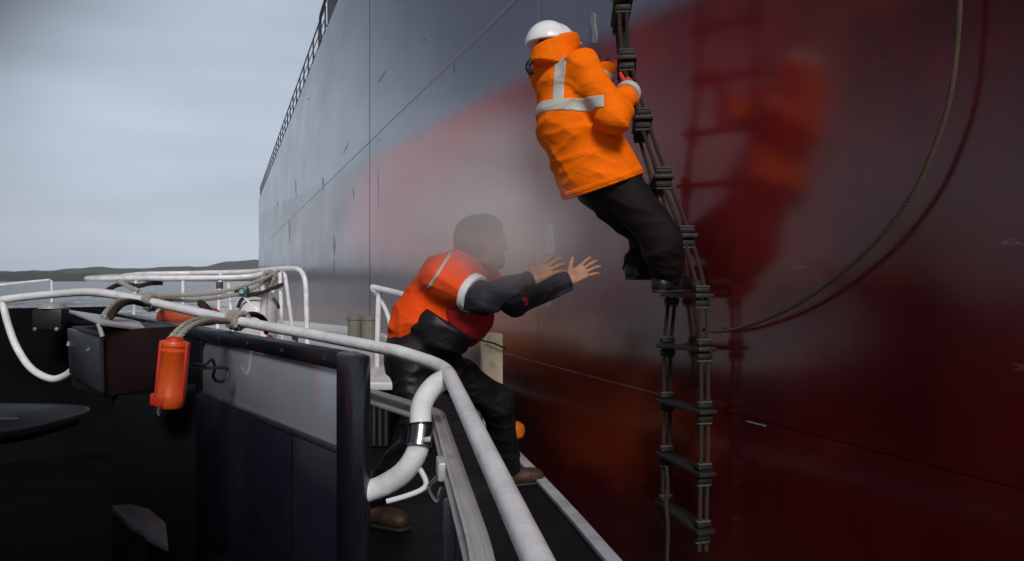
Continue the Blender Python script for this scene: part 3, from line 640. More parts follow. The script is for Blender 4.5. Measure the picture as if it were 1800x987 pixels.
rope([P(433, 518, 7.0), P(455, 516, 7.0), P(478, 508, 7.0), P(497, 500, 7.0)], .018, 'tether_line', 'short dark rope running from the teal block to the guardrail', 'rope_dark')
rope([P(190, 510, 6.8), P(205, 502, 6.9), P(222, 500, 7.0), P(245, 503, 7.0), P(262, 499, 7.1), P(285, 498, 7.2)], .022, 'rope_coil', 'dark rope end lashed under the front guardrail', 'rope_dark')
rope([P(205, 494, 6.9), P(218, 499, 6.9), P(230, 506, 6.8), P(244, 512, 6.8)], .022, 'rope_strap', 'beige rope strap hanging under the front guardrail', 'rope_grey')
tb = empty('pulley_block'); tag(tb, 'small teal pulley block on the mooring rope by the bow guardrail', 'pulley')
MB().box(P(425, 513, 7.0), .12, .07, .09).build('cheek', M['teal'], tb, bevel=.02)
MB().lathe(P(425, 513, 6.96), (0, -1, 0), [(.02, 0), (.02, .01)], 12).build('pin', M['lid'], tb, smooth=True)
MB().tube([P(428, 521, 7.0), P(436, 530, 7.0), P(448, 545, 7.0)], .012, 8, True, 4).build('becket', M['white_pipe'], tb, smooth=True)
# orange float lying beyond the rail
mb = MB(); c = P(316, 550, 4.75); q = []
for k in range(25):
    a = R(90+k*360/25); q.append(c+Vector((math.cos(a)*.13, .14+math.sin(a)*.14, -.03)))
v, f = tube(q+[q[0]], .055, 14, True, 1); mb.add(v, f)
tag(mb.build('lifebuoy', M['red_fabric'], None, smooth=True), 'orange red lifebuoy lashed behind the white handrail', 'lifebuoy')
rope([P(352, 533, 4.6), P(362, 541, 4.5), P(370, 552, 4.4)], .022, 'lifebuoy_line', 'dark rope end beside the orange red lifebuoy', 'rope_dark')
# black cable against the steel panel
cb_ = MB().tube([P(330, 647, 3.05), P(352, 648, 3.12), P(378, 647, 3.3), P(398, 648, 3.4), P(401, 658, 3.4), P(393, 670, 3.38), P(381, 670, 3.35), P(375, 661, 3.33), P(378, 645, 3.32), P(372, 632, 3.3), P(362, 641, 3.2), P(356, 642, 3.15), P(340, 640, 3.1)], .0065, 8, True, 8)
tag(cb_.build('cable', M['black_cable'], None, smooth=True), 'looped thin black cable in front of the pale panel', 'cable')
# floodlight in the far corner of the cockpit
fl = empty('floodlight'); tag(fl, 'small black floodlight with pale domed cover in the dark cockpit corner', 'lamp')
c = P(92, 562, 5.3)
MB().box(c, .20, .14, .15).build('housing', M['lamp_black'], fl, bevel=.02)
MB().lathe(c+Vector((0, 0, .074)), (0, 0, 1), [(.085, 0), (.08, .016), (.055, .034), (.02, .04)], 20).build('cover', M['lamp_top'], fl, smooth=True)
for k in (62, 100): MB().lathe(P(k, 579, 5.2), (0, -1, 0), [(.012, 0), (.012, .008), (.006, .012)], 12).build('bolt', M['lid'], fl, smooth=True)
MB().tube([c-Vector((0, 0, .03)), c+Vector((.05, .45, -.06))], .03, 12, True, 1).build('bracket', M['lamp_black'], fl, smooth=True)
# seat
st = empty('seat'); tag(st, 'grey rounded seat at the left edge of the dark cockpit', 'seat')
poly = []; sc = Vector((-1.62, 2.02, 0)); sr, sw = .48, .25
for k in range(40):
    a = 2*math.pi*k/40; cx_, sy_ = math.cos(a), math.sin(a); e = .55
    poly.append((sc.x+math.copysign(abs(cx_)**e, cx_)*sr+.02*sy_, sc.y+math.copysign(abs(sy_)**e, sy_)*sw))
MB().prism(poly, Z(-.368), Z(-.35)).build('cushion', M['grey_cushion'], st, bevel=.006, seg=2)
MB().tube([Vector((p[0], p[1], Z(-.353))) for p in poly+[poly[0]]], .005, 6, False, 1).build('rim', M['grey_plate'], st, smooth=True)
MB().prism([(sc.x+(p[0]-sc.x)*.96, sc.y+(p[1]-sc.y)*.95) for p in poly], Z(-.385), Z(-.369)).build('seat_pan', M['black_matt'], st)
MB().lathe(Vector((sc.x, sc.y, DK+.03)), (0, 0, 1), [(.2, 0), (.2, .02), (.05, .04), (.05, .60), (.06, .82)], 20).build('pedestal', M['black_matt'], st, smooth=True)
MB().box(Vector((-1.30, 2.0, Z(-.348))), .12, .012, .006).build('piping', M['lid'], st)
# foot step near the bottom
fs = empty('foot_step'); tag(fs, 'notched grey metal foot step on the dark cockpit floor', 'step')
z1 = Z(-.62); prf = [(196, 888), (230, 886), (262, 894), (291, 918), (296, 957), (256, 938), (250, 930), (233, 922)]
top = [P(x, y, .62*FPX/(y-493.5)) for x, y in prf]
MB().prism([(q.x, q.y) for q in top][::-1], z1-.02, z1).build('tread', M['grey_plate'], fs, bevel=.003)
cxy = sum(top, Vector())/len(top)
MB().box(Vector((cxy.x, cxy.y, (z1-.02+DK+.03)/2)), .06, .06, z1-.02-DK-.03).build('leg', M['black_matt'], fs)
gp = MB().prism([(-.62, 1.0), (-.56, 1.15), (-.72, 1.32), (-.80, 1.16)], Z(-.50), Z(-.48))
tag(gp.build('chart_shelf', M['dark_plate'], None, bevel=.004), 'dim grey shelf corner at the bottom left of the cockpit', 'shelf')

# cream fender post, orange float at the deck edge
po = empty('fender_post'); tag(po, 'cream painted fender post on the deck edge behind the deckhand', 'post')
q0, q1 = P(848, 700, 6.45), P(884, 700, 6.3)
dv = (q1-q0); dn = Vector((-.2, 1, 0)).normalized()*.10
MB().prism([(q0.x, q0.y), (q1.x, q1.y), ((q1+dn).x, (q1+dn).y), ((q0+dn).x, (q0+dn).y)], DK+.002, Z(-.42)).build('board', M['cream'], po, bevel=.01)
rope([P(840, 597, 6.40), P(852, 600, 6.39), P(868, 604, 6.31), P(884, 611, 6.25), P(890, 614, 6.28)], .008, 'lashing', None, 'rope_dark', po)
fb = MB().lathe(P(905, 772, 5.95)+Vector((0, 0, 0)), (0, 0, 1), [(.03, 0), (.065, .02), (.078, .06), (.07, .10), (.04, .125), (.02, .13)], 20)
tag(fb.build('orange_float', M['orange_float'], None, smooth=True), 'small bright orange float beside the deck edge behind the deckhand', 'float')

# ------------------------------------------------------------------ pilot ladder
LD = empty('rope_ladder'); tag(LD, 'wooden stepped rope pilot ladder hanging down the ship side', 'ladder')
steps = [(1201, 908, 4.70, 0), (1203, 815, 4.70, 0), (1204, 714, 4.70, 0), (1204, 611, 4.70, .05), (1206, 519, 4.72, .25), (1190, 418, 4.76, .6), (1160, 319, 4.80, .9), (1128, 220, 4.83, 1), (1101, 120, 4.85, 1), (1092, 22, 4.87, .9), (1090, -76, 4.88, .7), (1092, -175, 4.9, .5)]
rl = [[] for _ in range(4)]; half = .205
for i, (px, py, d, tw) in enumerate(steps):
    c = P(px, py, d); ax = (HE*(1-tw)+Vector((.13, .99, 0))*tw).normalized()
    if i < 4: ax.rotate(Matrix.Rotation(R([6, 3, 0, -2][i]), 3, HN)); ax.normalize()
    up = Vector((0, 0, 1)); sd_ = up.cross(ax).normalized(); up = ax.cross(sd_) if ax.cross(sd_).z > 0 else -ax.cross(sd_)
    Mx = Matrix((ax, sd_, up)).transposed()
    st_ = MB().box(c, .50, .115, .026, Mx).build('step', M['wood'], LD, bevel=.006)
    for k in (-1, 1):
        e = c+ax*half*k
        MB().box(e+up*.032, .042, .095, .030, Mx).build('chock', M['rubber'], st_, bevel=.012)
        MB().box(e-up*.040, .042, .095, .040, Mx).build('chock', M['rubber'], st_, bevel=.012)
        for dz in (.052, -.068):
            MB().box(e+up*dz, .032, .088, .010, Mx).build('whipping', M['whip'], st_, bevel=.005)
    for k, (a, b) in enumerate(((-1, -1), (-1, 1), (1, -1), (1, 1))):
        e = c+ax*half*a+sd_*.022*b; rl[k].append(e)
for q in rl:
    ext = [q[0]-Vector((0, 0, .12))]+q
    rope_mb(ext, .0125, 8).build('side_rope', M['rope_dark'], LD, smooth=True)
tl = P(1172, 850, 4.72)
rope([P(1171, 820, 4.71), P(1173, 850, 4.71), P(1171, 885, 4.71), P(1174, 930, 4.70), P(1172, 990, 4.7), P(1174, 1040, 4.7)], .012, 'tail_rope', None, 'rope_dark', LD)
# man rope hanging in a long curve down the ship side
mr_pts = [(1690, -160), (1688, -40), (1684, 60), (1670, 170), (1642, 260), (1605, 340), (1550, 415), (1490, 472), (1420, 524), (1360, 556), (1300, 577), (1262, 583), (1235, 580)]
rope([HPX(x, y, .07) for x, y in mr_pts], .0105, 'man_rope', 'long brown rope hanging in a curve across the ship side', 'rope_hull')

# ------------------------------------------------------------------ people: implicit surfaces
class SDF:
    def __init__(s, k=.02): s.p = []; s.cut = []; s.k = k; s.wr = 0; s.seed = 1; s.ws = 16.0
    def cone(s, a, ra, b, rb, flat=None, fk=1.0, k=None): s.p.append((np.array(a, float), ra, np.array(b, float), rb, None if flat is None else np.array(Vector(flat).normalized(), float), fk, s.k if k is None else k)); return s
    def ball(s, a, r, flat=None, fk=1.0, k=None): return s.cone(a, r, Vector(a)+Vector((1e-4, 0, 0)), r, flat, fk, k)
    def plane(s, p, n): s.cut.append((np.array(p, float), np.array(Vector(n).normalized(), float))); return s     # keeps the side opposite to n
    def ev(s, X):
        D = None
        for a, ra, b, rb, fl, fk, k in s.p:
            Q = X-a; ba = b-a
            if fl is not None:
                Q = Q+np.outer(Q @ fl, fl)*(fk-1); ba = ba+fl*(ba @ fl)*(fk-1)
            t = np.clip((Q @ ba)/max(1e-12, ba @ ba), 0, 1); d = np.linalg.norm(Q-t[:, None]*ba, axis=1)-(ra+(rb-ra)*t)
            if D is None: D = d
            else:
                h = np.maximum(k-np.abs(D-d), 0)/k; D = np.minimum(D, d)-h*h*k*.25
        if s.wr:
            rs = np.random.RandomState(s.seed); wv = 0
            Xw = X+.05*np.sin(X[:, [1, 2, 0]]*7+1.3)+.012*np.sin(X[:, [2, 0, 1]]*27+.4)
            for _ in range(7):
                dr = rs.normal(size=3)*np.array([.6, .6, 1.7]); dr /= np.linalg.norm(dr); fr = s.ws*rs.uniform(.5, 2.2); q = np.sin(Xw @ dr*fr+rs.uniform(0, 6.3))
                mk = .5+.5*np.sin(X @ rs.normal(size=3)*6+rs.uniform(0, 6.3)); wv = wv-((1-np.abs(q))**2.4-.25)*mk*mk*(12/fr)**.7*1.5
            D = D+s.wr*wv*.5
        for p, n in s.cut: D = np.maximum(D, (X-p) @ n)
        return D
    def bounds(s, m=.04):
        lo = np.min([np.minimum(a-ra, b-rb) for a, ra, b, rb, *_ in s.p], axis=0); hi = np.max([np.maximum(a+ra, b+rb) for a, ra, b, rb, *_ in s.p], axis=0); return lo-m, hi+m
def nets(fn, lo, hi, h):
    n = np.ceil((hi-lo)/h).astype(int)+1; ax = [lo[i]+h*np.arange(n[i]) for i in range(3)]
    V = np.empty(n)
    for i in range(n[0]):
        g = np.stack(np.meshgrid([ax[0][i]], ax[1], ax[2], indexing='ij'), -1).reshape(-1, 3); V[i] = fn(g).reshape(n[1], n[2])
    ins = V < 0; c = np.zeros(n-1, int)
    for dx in (0, 1):
        for dy in (0, 1):
            for dz in (0, 1): c += ins[dx:n[0]-1+dx, dy:n[1]-1+dy, dz:n[2]-1+dz]
    act = np.argwhere((c > 0) & (c < 8)); idx = -np.ones(n-1, int); idx[tuple(act.T)] = np.arange(len(act))
    acc = np.zeros((len(act), 3)); cnt = np.zeros(len(act))
    co = [(x, y, z) for x in (0, 1) for y in (0, 1) for z in (0, 1)]
    for a in co:
        for d in range(3):
            if a[d]: continue
            b = list(a); b[d] = 1; va = V[tuple((act+a).T)]; vb = V[tuple((act+b).T)]; m = (va < 0) != (vb < 0)
            t = va[m]/(va[m]-vb[m]); q = np.array(a, float)[None].repeat(m.sum(), 0); q[:, d] += t; acc[m] += q; cnt[m] += 1
    pts = lo+h*(act+acc/cnt[:, None]); F_ = []
    for d in range(3):
        e1, e2 = (d+1) % 3, (d+2) % 3
        sl0 = [slice(1, n[i]-1) for i in range(3)]; sl0[d] = slice(0, n[d]-1); sl1 = list(sl0); sl1[d] = slice(1, n[d])
        A, B = ins[tuple(sl0)], ins[tuple(sl1)]; ed = np.argwhere(A != B)
        if not len(ed): continue
        off = np.array([1, 1, 1]); off[d] = 0; sgn = A[tuple(ed.T)]; g = ed+off
        q = []
        for u, v in ((-1, -1), (0, -1), (0, 0), (-1, 0)):
            o = g.copy(); o[:, e1] += u; o[:, e2] += v; q.append(idx[tuple(o.T)])
        q = np.stack(q, 1); q[~sgn] = q[~sgn][:, ::-1]; F_.append(q)
    F_ = np.concatenate(F_); F_ = F_[(F_ >= 0).all(1)]
    return pts, F_
def relax(pts, F_, it=1, lam=.5):
    for _ in range(it):
        a = np.zeros_like(pts); c = np.zeros(len(pts))
        for k in range(4):
            np.add.at(a, F_[:, k], pts[F_[:, (k+1) % 4]]); np.add.at(c, F_[:, k], 1)
        pts = pts*(1-lam)+lam*a/np.maximum(c, 1)[:, None]
    return pts
def skin(name, sdf, h, m, parent, it=1, extra=None):
    lo, hi = sdf.bounds(); p, f = nets(sdf.ev, lo, hi, h); p = relax(p, f, it)
    if extra:
        for s2, h2 in extra:
            lo, hi = s2.bounds(.02); p2, f2 = nets(s2.ev, lo, hi, h2); p2 = relax(p2, f2, 1); f = np.concatenate([f, f2+len(p)]); p = np.concatenate([p, p2])
    me = mesh(name, p, f, True); return link(name, me, m, parent)
class Shell:                         # a slab of another surface, slightly proud of it
    def __init__(s, base, off, slabs): s.b = base; s.o = off; s.s = slabs
    def ev(s, X):
        D = s.b.ev(X)-s.o
        for p, n, hw in s.s: D = np.maximum(D, np.abs((X-np.array(p)) @ np.array(Vector(n).normalized()))-hw)
        return D
    def bounds(s, m=.04): return s.b.bounds(m)
class Cut:                           # another surface, offset and clipped by planes (keeps the side opposite to each normal)
    def __init__(s, base, off, pl): s.b = base; s.o = off; s.pl = pl
    def ev(s, X):
        D = s.b.ev(X)-s.o
        for p, n in s.pl: D = np.maximum(D, (X-np.array(p)) @ np.array(Vector(n).normalized()))
        return D
    def bounds(s, m=.04): return s.b.bounds(m)
class Limit:
    def __init__(s, base, lo, hi): s.b = base; s.lo = np.array(lo); s.hi = np.array(hi)
    def ev(s, X): return s.b.ev(X)
    def bounds(s, m=0): return s.lo, s.hi
def hand(wrist, fdir, back, side, sc=1.0, curl=.25, spread=1.0, tcurl=.3, lead=.05):
    """a hand: fdir from wrist to knuckles, back = outward normal of the back of the hand, side = towards the thumb"""
    H = SDF(.010); wrist = Vector(wrist); f = Vector(fdir).normalized(); b = Vector(back); b = (b-f*b.dot(f)).normalized(); s = b.cross(f); s = s if s.dot(Vector(side)) > 0 else -s
    H.cone(wrist-f*lead, .027*sc, wrist+f*.012*sc, .026*sc, b, 1.25)
    kn = []
    for i, (o, l) in enumerate(((.030, .088), (.010, .092), (-.011, .088), (-.030, .078))):
        a = wrist+s*o*.55*sc+f*.012*sc; k = wrist+s*o*sc+f*l*sc; kn.append(k); H.cone(a, .0165*sc, k, .0125*sc, b, 1.2, k=.014)
    for i, (k, ang, ph) in enumerate(zip(kn, (.16, .04, -.08, -.22), ((.044, .027, .021), (.048, .030, .022), (.045, .028, .021), (.035, .021, .019)))):
        d = (f+s*math.tan(ang*spread)).normalized(); p = k; ax = b.cross(d).normalized(); r0 = .0098 if i < 3 else .0085
        for j, l in enumerate(ph):
            d = Matrix.Rotation((curl*(.6+.5*j)), 3, ax) @ d; q = p+d*l*sc
            H.cone(p, (r0-.0009*j)*sc, q, (r0-.0009*(j+1))*sc, k=.005); p = q
    a = wrist+s*.022*sc+f*.018*sc; d = (f*.62+s*.75-b*.15).normalized(); p = a
    H.cone(wrist+f*.02*sc, .018*sc, a+d*.02*sc, .0165*sc, k=.016); p = a+d*.012*sc
    for j, l in enumerate((.034, .032, .026)):
        d = (d+f*tcurl*.55).normalized(); q = p+d*l*sc; H.cone(p, (.0135-.0013*j)*sc, q, (.0125-.0016*j)*sc, k=.007); p = q
    return H
def head(c, fwd, up, sc=1.0):
    H = SDF(.025); c = Vector(c); f = Vector(fwd).normalized(); u = Vector(up); u = (u-f*u.dot(f)).normalized(); s = f.cross(u)
    def q(a, b, d): return c+(f*a+u*b+s*d)*sc
    H.cone(q(-.03, .035, 0), .092*sc, q(.025, .035, 0), .088*sc, s, 1.18)
    H.cone(q(.03, -.02, 0), .072*sc, q(.052, -.085, 0), .036*sc, s, 1.12)
    H.cone(q(.075, .035, -.03), .018*sc, q(.075, .035, .03), .018*sc, k=.02)
    H.cone(q(.092, .015, 0), .009*sc, q(.112, -.025, 0), .0135*sc, k=.014); H.ball(q(.098, -.03, .013), .009*sc, k=.008); H.ball(q(.098, -.03, -.013), .009*sc, k=.008)
    H.cone(q(.088, -.058, -.016), .009*sc, q(.088, -.058, .016), .009*sc, k=.008); H.cone(q(.084, -.072, -.014), .010*sc, q(.084, -.072, .014), .010*sc, k=.008)
    H.ball(q(.074, -.100, 0), .020*sc, k=.02)
    for d in (-1, 1):
        H.cone(q(-.008, .015, .078*d), .014*sc, q(-.004, -.03, .074*d), .009*sc, f, .7, k=.008); H.ball(q(.075, .008, .033*d), .013*sc, k=.006)
        H.cone(q(.06, -.03, .045*d), .022*sc, q(.04, -.01, .06*d), .02*sc, k=.02)
    return H, q

# ---------------- the deckhand on the side deck
def deckhand():
    F = Vector((.92, .39, 0)); U = Vector((0, 0, 1))
    hc = P(850, 432, 4.06); nk = P(832, 470, 4.08); ch = P(800, 508, 4.08); pv = P(733, 612, 4.15)
    rS, lS = P(786, 492, 3.95), P(838, 486, 4.28); rE, lE = P(850, 526, 3.84), P(905, 532, 4.22); rW, lW = P(934, 492, 3.96), P(1002, 492, 4.28)
    rH, lH = P(722, 632, 4.05), P(752, 628, 4.24); rK, lK = P(738, 768, 3.95), P(872, 706, 4.50); rA, lA = P(652, 884, 4.05), P(893, 822, 4.80)
    hd, hq = head(hc, Vector((.93, .30, .12)), Vector((-.12, 0, 1)), 1.06)
    B = SDF(.03); B.cone(nk-Vector((.0, 0, .03)), .06, hc-U*.05, .058); B.cone(ch, .14, pv, .13, F, 1.3); B.cone(nk, .07, ch, .13)
    for s_, e_, w_ in ((rS, rE, rW), (lS, lE, lW)): B.cone(ch.lerp(s_, .6), .07, s_, .06); B.cone(s_, .055, e_, .043); B.cone(e_, .043, w_, .028)
    for h_, k_, a_ in ((rH, rK, rA), (lH, lK, lA)): B.cone(pv, .10, h_, .095); B.cone(h_, .09, k_, .06); B.cone(k_, .058, a_, .04)
    rh = hand(rW+(P(965, 470, 4.02)-rW)*.05, P(975, 464, 4.04)-rW, Vector((-.30, -.85, .35)), Vector((-.5, .2, .8)), 1.22, .16, 1.25, .25)
    lh = hand(lW, P(1042, 466, 4.34)-lW, Vector((.15, -.80, .55)), Vector((-.5, .0, .8)), 1.12, .14, 1.2, .25)
    o = skin('person', B, .012, M['skin'], None, 2, [(hd, .006), (rh, .0034), (lh, .0034)])
    tag(o, 'deckhand in orange jacket and black waterproofs reaching both hands up from the deck', 'person')
    # cap
    C = SDF(.03); C.cone(hq(-.035, .05, 0), .108, hq(.012, .06, 0), .100, None); C.ball(hq(-.055, .01, 0), .093); C.plane(hq(.07, .045, 0), (Vector((.93, .3, .12))*.75-U*.72)); C.wr = .006; C.ws = 30
    skin('knit_cap', C, .006, M['hair'], o, 1)
    # trousers with a high bib
    T = SDF(.05); T.cone(pv, .155, P(780, 572, 4.08), .18, F, 1.0)
    T.cone(pv, .14, rH, .122); T.cone(pv, .14, lH, .122)
    T.cone(rH, .12, rK, .086); T.cone(rK, .084, rA+U*.03, .072); T.cone(lH, .124, lK, .094); T.cone(lK, .092, lA+U*.02, .078)
    T.plane(P(768, 548, 4.1), P(800, 510, 4.1)-P(745, 590, 4.1)); T.wr = .024; T.seed = 5; T.ws = 17
    skin('trousers', T, .009, M['waterproof'], o, 1)
    # jacket
    J = SDF(.05); J.cone(P(818, 476, 4.08), .115, P(795, 500, 4.08), .168, F, 1.0); J.cone(P(795, 500, 4.08), .168, P(750, 560, 4.13), .172, F, 1.02); J.cone(P(750, 560, 4.13), .172, P(726, 612, 4.15), .158, F, 1.0)
    J.cone(P(800, 480, 4.0), .11, rS, .115); J.cone(P(825, 480, 4.2), .10, lS, .105); J.cone(rS, .104, rE.lerp(rS, .42), .084); J.cone(lS, .096, lE.lerp(lS, .42), .08)
    J.plane(rE.lerp(rS, .22), (rE-rS)) if False else None
    hemn = P(722, 612, 4.15)-P(770, 540, 4.1); J.plane(P(700, 602, 4.12), hemn)
    J.wr = .022; J.seed = 3; J.ws = 16
    # keep orange only down to the elbows and behind the red front
    skin('jacket', J, .0085, M['hiviz2'], o, 1)
    JF = SDF(.05); JF.cone(P(800, 530, 4.06), .13, P(826, 560, 4.06), .112); JF.cone(P(826, 560, 4.06), .112, P(822, 585, 4.1), .075); JF.wr = .014; JF.seed = 8
    skin('jacket_front', JF, .009, M['red_front'], o, 1)
    for s_, e_, w_, sd_, nm in ((rS, rE, rW, 2, 'r'), (lS, lE, lW, 4, 'l')):
        SL = SDF(.03); c0 = rE.lerp(rS, .30) if nm == 'r' else lE.lerp(lS, .3); SL.cone(c0, .090, e_, .074); SL.cone(e_, .072, w_-(w_-e_).normalized()*.015, .052); SL.plane(c0, s_-e_); SL.plane(w_-(w_-e_)*.02, w_-e_); SL.wr = .026; SL.seed = sd_; SL.ws = 26
        sl_ = skin('sleeve', SL, .007, M['navy'], o, 1)
        cu = MB().tube([w_-(w_-e_).normalized()*.030, w_-(w_-e_).normalized()*.004], .049, 18, True, 1).build('cuff', M['navy'], sl_, bevel=.006)
        if nm == 'r':
            bd = SDF(.02); p0 = e_.lerp(s_, .30); dv = (s_-e_).normalized(); bd.cone(p0-dv*.03, .096, p0+dv*.03, .101); bd.plane(p0+dv*.019, dv); bd.plane(p0-dv*.019, -dv)
            skin('white_band', bd, .006, M['white_band'], o, 1)
        else:
            pb = SDF(.02); m_ = e_.lerp(w_, .22)+Vector((-.02, -.062, -.02)); pb.ball(m_, .03, (e_-w_).cross(U), 1.6); skin('red_patch', pb, .005, M['glove'], o, 1)
    # collar and shoulder stripe
    K = SDF(.02)
    K.cone(nk-Vector((.04, 0, .03)), .085, nk+Vector((.012, 0, .035)), .088); K.plane(nk+Vector((.01, 0, .035)), Vector((.25, .05, 1)))
    K.wr = .005; skin('collar', K, .008, M['navy'], o, 1)
    stp = Shell(J, .005, [(P(776, 470, 3.95), Vector((.85, .1, -.55)), .008)])
    lo = np.array(P(752, 502, 4.25)); hi = np.array(P(808, 444, 3.70)); lo2 = np.minimum(lo, hi); hi2 = np.maximum(lo, hi); lo2[1] = 3.72; hi2[1] = 4.25
    skin('shoulder_stripe', Limit(stp, lo2-.01, hi2+.01), .005, M['reflective'], o, 1)
    # boots
    for a_, d_ in ((rA, Vector((.80, -.45, 0))), (lA, Vector((.85, .35, 0)))):
        d_ = d_.normalized(); base = Vector((a_.x, a_.y, DK))
        bt = SDF(.03); bt.cone(a_+U*.10, .062, base+U*.06-d_*.02, .056); bt.cone(base+U*.055-d_*.03, .052, base+U*.05+d_*.16, .050, U, 1.1); bt.cone(base+U*.05+d_*.12, .05, base+U*.045+d_*.19, .044, U, 1.1); bt.plane(base+U*.018, -U)
        b_ = skin('boot', bt, .006, M['boot'], o, 1)
        so = SDF(.02); so.cone(base+U*.012-d_*.035, .054, base+U*.012+d_*.185, .054); so.plane(base+U*.020, U); so.plane(base+U*.002, -U)
        skin('sole', so, .006, M['sole'], b_, 1)
deckhand()

# ---------------- the pilot on the ladder
def climber():
    F = Vector((.75, .66, 0)); Rt = Vector((.66, -.75, 0)); U = Vector((0, 0, 1))
    SC = P(984, 126, 4.62); pv = P(1066, 318, 4.68); sp = (SC-pv).normalized()
    hc = P(974, 88, 4.65)
    rS, lS = SC+Rt*.185-U*.02, SC-Rt*.135-U*.02+F*.03; rE, rW = P(1080, 205, 4.36), P(1108, 158, 4.58); lE, lW = P(1030, 190, 5.0), P(1066, 120, 4.96)
    rH, lH = pv+Rt*.09-U*.02, pv-Rt*.09-U*.02; rK, rA = P(1166, 426, 4.50), P(1170, 489, 4.62); lK, lA = P(1152, 418, 4.90), P(1122, 468, 4.82)
    hf = Vector((.78, .60, .12))
    hd, hq = head(hc, hf, Vector((-.1, 0, 1)), .94)
    B = SDF(.03); B.cone(SC, .07, hc-U*.05, .058); B.cone(SC-sp*.12, .15, pv, .14, F, 1.3); B.cone(lS, .07, rS, .07)
    for s_, e_, w_ in ((rS, rE, rW), (lS, lE, lW)): B.cone(s_, .055, e_, .043); B.cone(e_, .043, w_, .028)
    for h_, k_, a_ in ((rH, rK, rA), (lH, lK, lA)): B.cone(pv, .1, h_, .095); B.cone(h_, .09, k_, .06); B.cone(k_, .058, a_, .04)
    rh = hand(rW, P(1112, 138, 4.68)-rW, Vector((.5, -.8, .3)), Vector((-.7, .3, .6)), 1.05, .75, .6, .6)
    lh = hand(lW, P(1092, 106, 5.03)-lW, Vector((.2, -.6, .8)), Vector((-.3, -.7, .5)), 1.05, .75, .6, .6)
    o = skin('person', B, .012, M['skin'], None, 2, [(hd, .006)])
    tag(o, 'pilot in hi-vis orange jacket and white helmet climbing the rope ladder', 'person')
    for hh in (rh, lh): skin('glove', hh, .0036, M['glove'], o, 1)
    # jacket: long, loose, cut off at the hem
    J = SDF(.06)
    J.cone(lS+U*.0, .085, rS, .085, None); J.cone(SC-sp*.10, .172, P(1007, 215, 4.64), .205, F, 1.02); J.cone(P(1007, 215, 4.64), .205, P(1058, 325, 4.68), .255, F, 1.02)
    J.cone(rS, .098, rE, .085); J.cone(rE, .084, rW-(rW-rE).normalized()*.02, .06); J.cone(lS, .095, lE, .08); J.cone(lE, .08, lW-(lW-lE).normalized()*.02, .06)
    J.plane(P(1062, 328, 4.68), Vector((.33, .1, -.94))); J.plane(rW-(rW-rE)*.03, rW-rE) if False else None
    J.wr = .020; J.seed = 21; J.ws = 13
    skin('jacket', J, .0085, M['hiviz'], o, 1)
    cp = P(1012, 215, 4.64)
    skin('chest_panel', Cut(J, .008, [(cp+F*.085, -F), (P(0, 165, 4.6), U), (cp+Rt*.13, Rt), (cp-Rt*.16, -Rt)]), .009, M['navy'], o, 1)  # unseen dark front, added to dim the jacket's reflection in the hull
    hn = Vector((.33, .1, -.94)).normalized()
    skin('hem', Shell(J, .004, [(P(1056, 326, 4.68)-hn*.018, hn, .016)]), .007, M['hiviz'], o, 1)
    # standing collar
    K = SDF(.02); K.cone(P(968, 122, 4.60), .128, P(977, 78, 4.63), .142); K.plane(P(966, 80, 4.63), Vector((-.36, .05, 1))); K.plane(P(968, 117, 4.60), Vector((-.2, 0, -1))); K.wr = .007; K.seed = 4
    skin('collar', K, .007, M['hiviz'], o, 1)
    # reflective tape
    band = Shell(J, .006, [(P(985, 188, 4.5), (Vector((.10, .05, 1))), .034)])
    skin('waist_tape', Limit(band, np.array([.02, 4.2, P(0, 215, 4.5).z-.03]), np.array([.50, 5.0, P(0, 165, 4.4).z+.03])), .006, M['reflective'], o, 1)
    vt = Shell(J, .005, [(P(983, 140, 4.45), Vector((.995, .0, -.06)), .031)])
    skin('brace_tape', Limit(vt, np.array([P(965, 0, 4.3).x-.03, 4.2, P(0, 182, 4.45).z]), np.array([P(1005, 0, 4.5).x+.02, 4.66, P(0, 95, 4.45).z])), .006, M['reflective'], o, 1)
    for e_, w_ in ((rE, rW), (lE, lW)):
        dv = (w_-e_).normalized(); p0 = w_-dv*.045; t = SDF(.02); t.cone(p0-dv*.04, .077, p0+dv*.04, .071); t.plane(p0+dv*.022, dv); t.plane(p0-dv*.022, -dv); skin('cuff_tape', t, .006, M['reflective'], o, 1)
    st_ = MB().tube([P(936, 106, 4.50), P(930, 112, 4.50), P(928, 122, 4.50), P(934, 130, 4.48)], .016, 10, True, 5).build('collar_strap', M['black_cable'], o, smooth=True)
    # helmet
    H = SDF(.02); u = (Vector((-.06, 0, 1))).normalized(); f = (hf-u*hf.dot(u)).normalized(); c = P(969, 80, 4.63)
    H.cone(c-f*.022, .136, c+f*.022, .130, None); H.plane(c+u*.004, -u); H.wr = 0
    ho = skin('helmet', H, .0055, M['helmet'], o, 2)
    br = MB(); s_ = f.cross(u); v = []
    for k in range(13):
        a = R(-62+k*124/12); e = f*math.cos(a)+s_*math.sin(a); v.append(c+e*.136+u*.016+f*.02); v.append(c+e*(.136+.045*math.cos(a*1.35))+u*.004+f*.022)
    br.add(v+[q-u*.006 for q in v], [(2*k, 2*k+1, 2*k+3, 2*k+2) for k in range(12)]+[(26+2*k+2, 26+2*k+3, 26+2*k+1, 26+2*k) for k in range(12)]+[(2*k+1, 26+2*k+1, 26+2*k+3, 2*k+3) for k in range(12)])
    br.build('peak', M['helmet'], ho, smooth=True)
    dp = P(951, 69, 4.52); MB().lathe(dp, (c+u*.05-dp), [(.012, -.012), (.012, .006), (.008, .012)], 14).build('vent', M['black_cable'], ho, smooth=True)
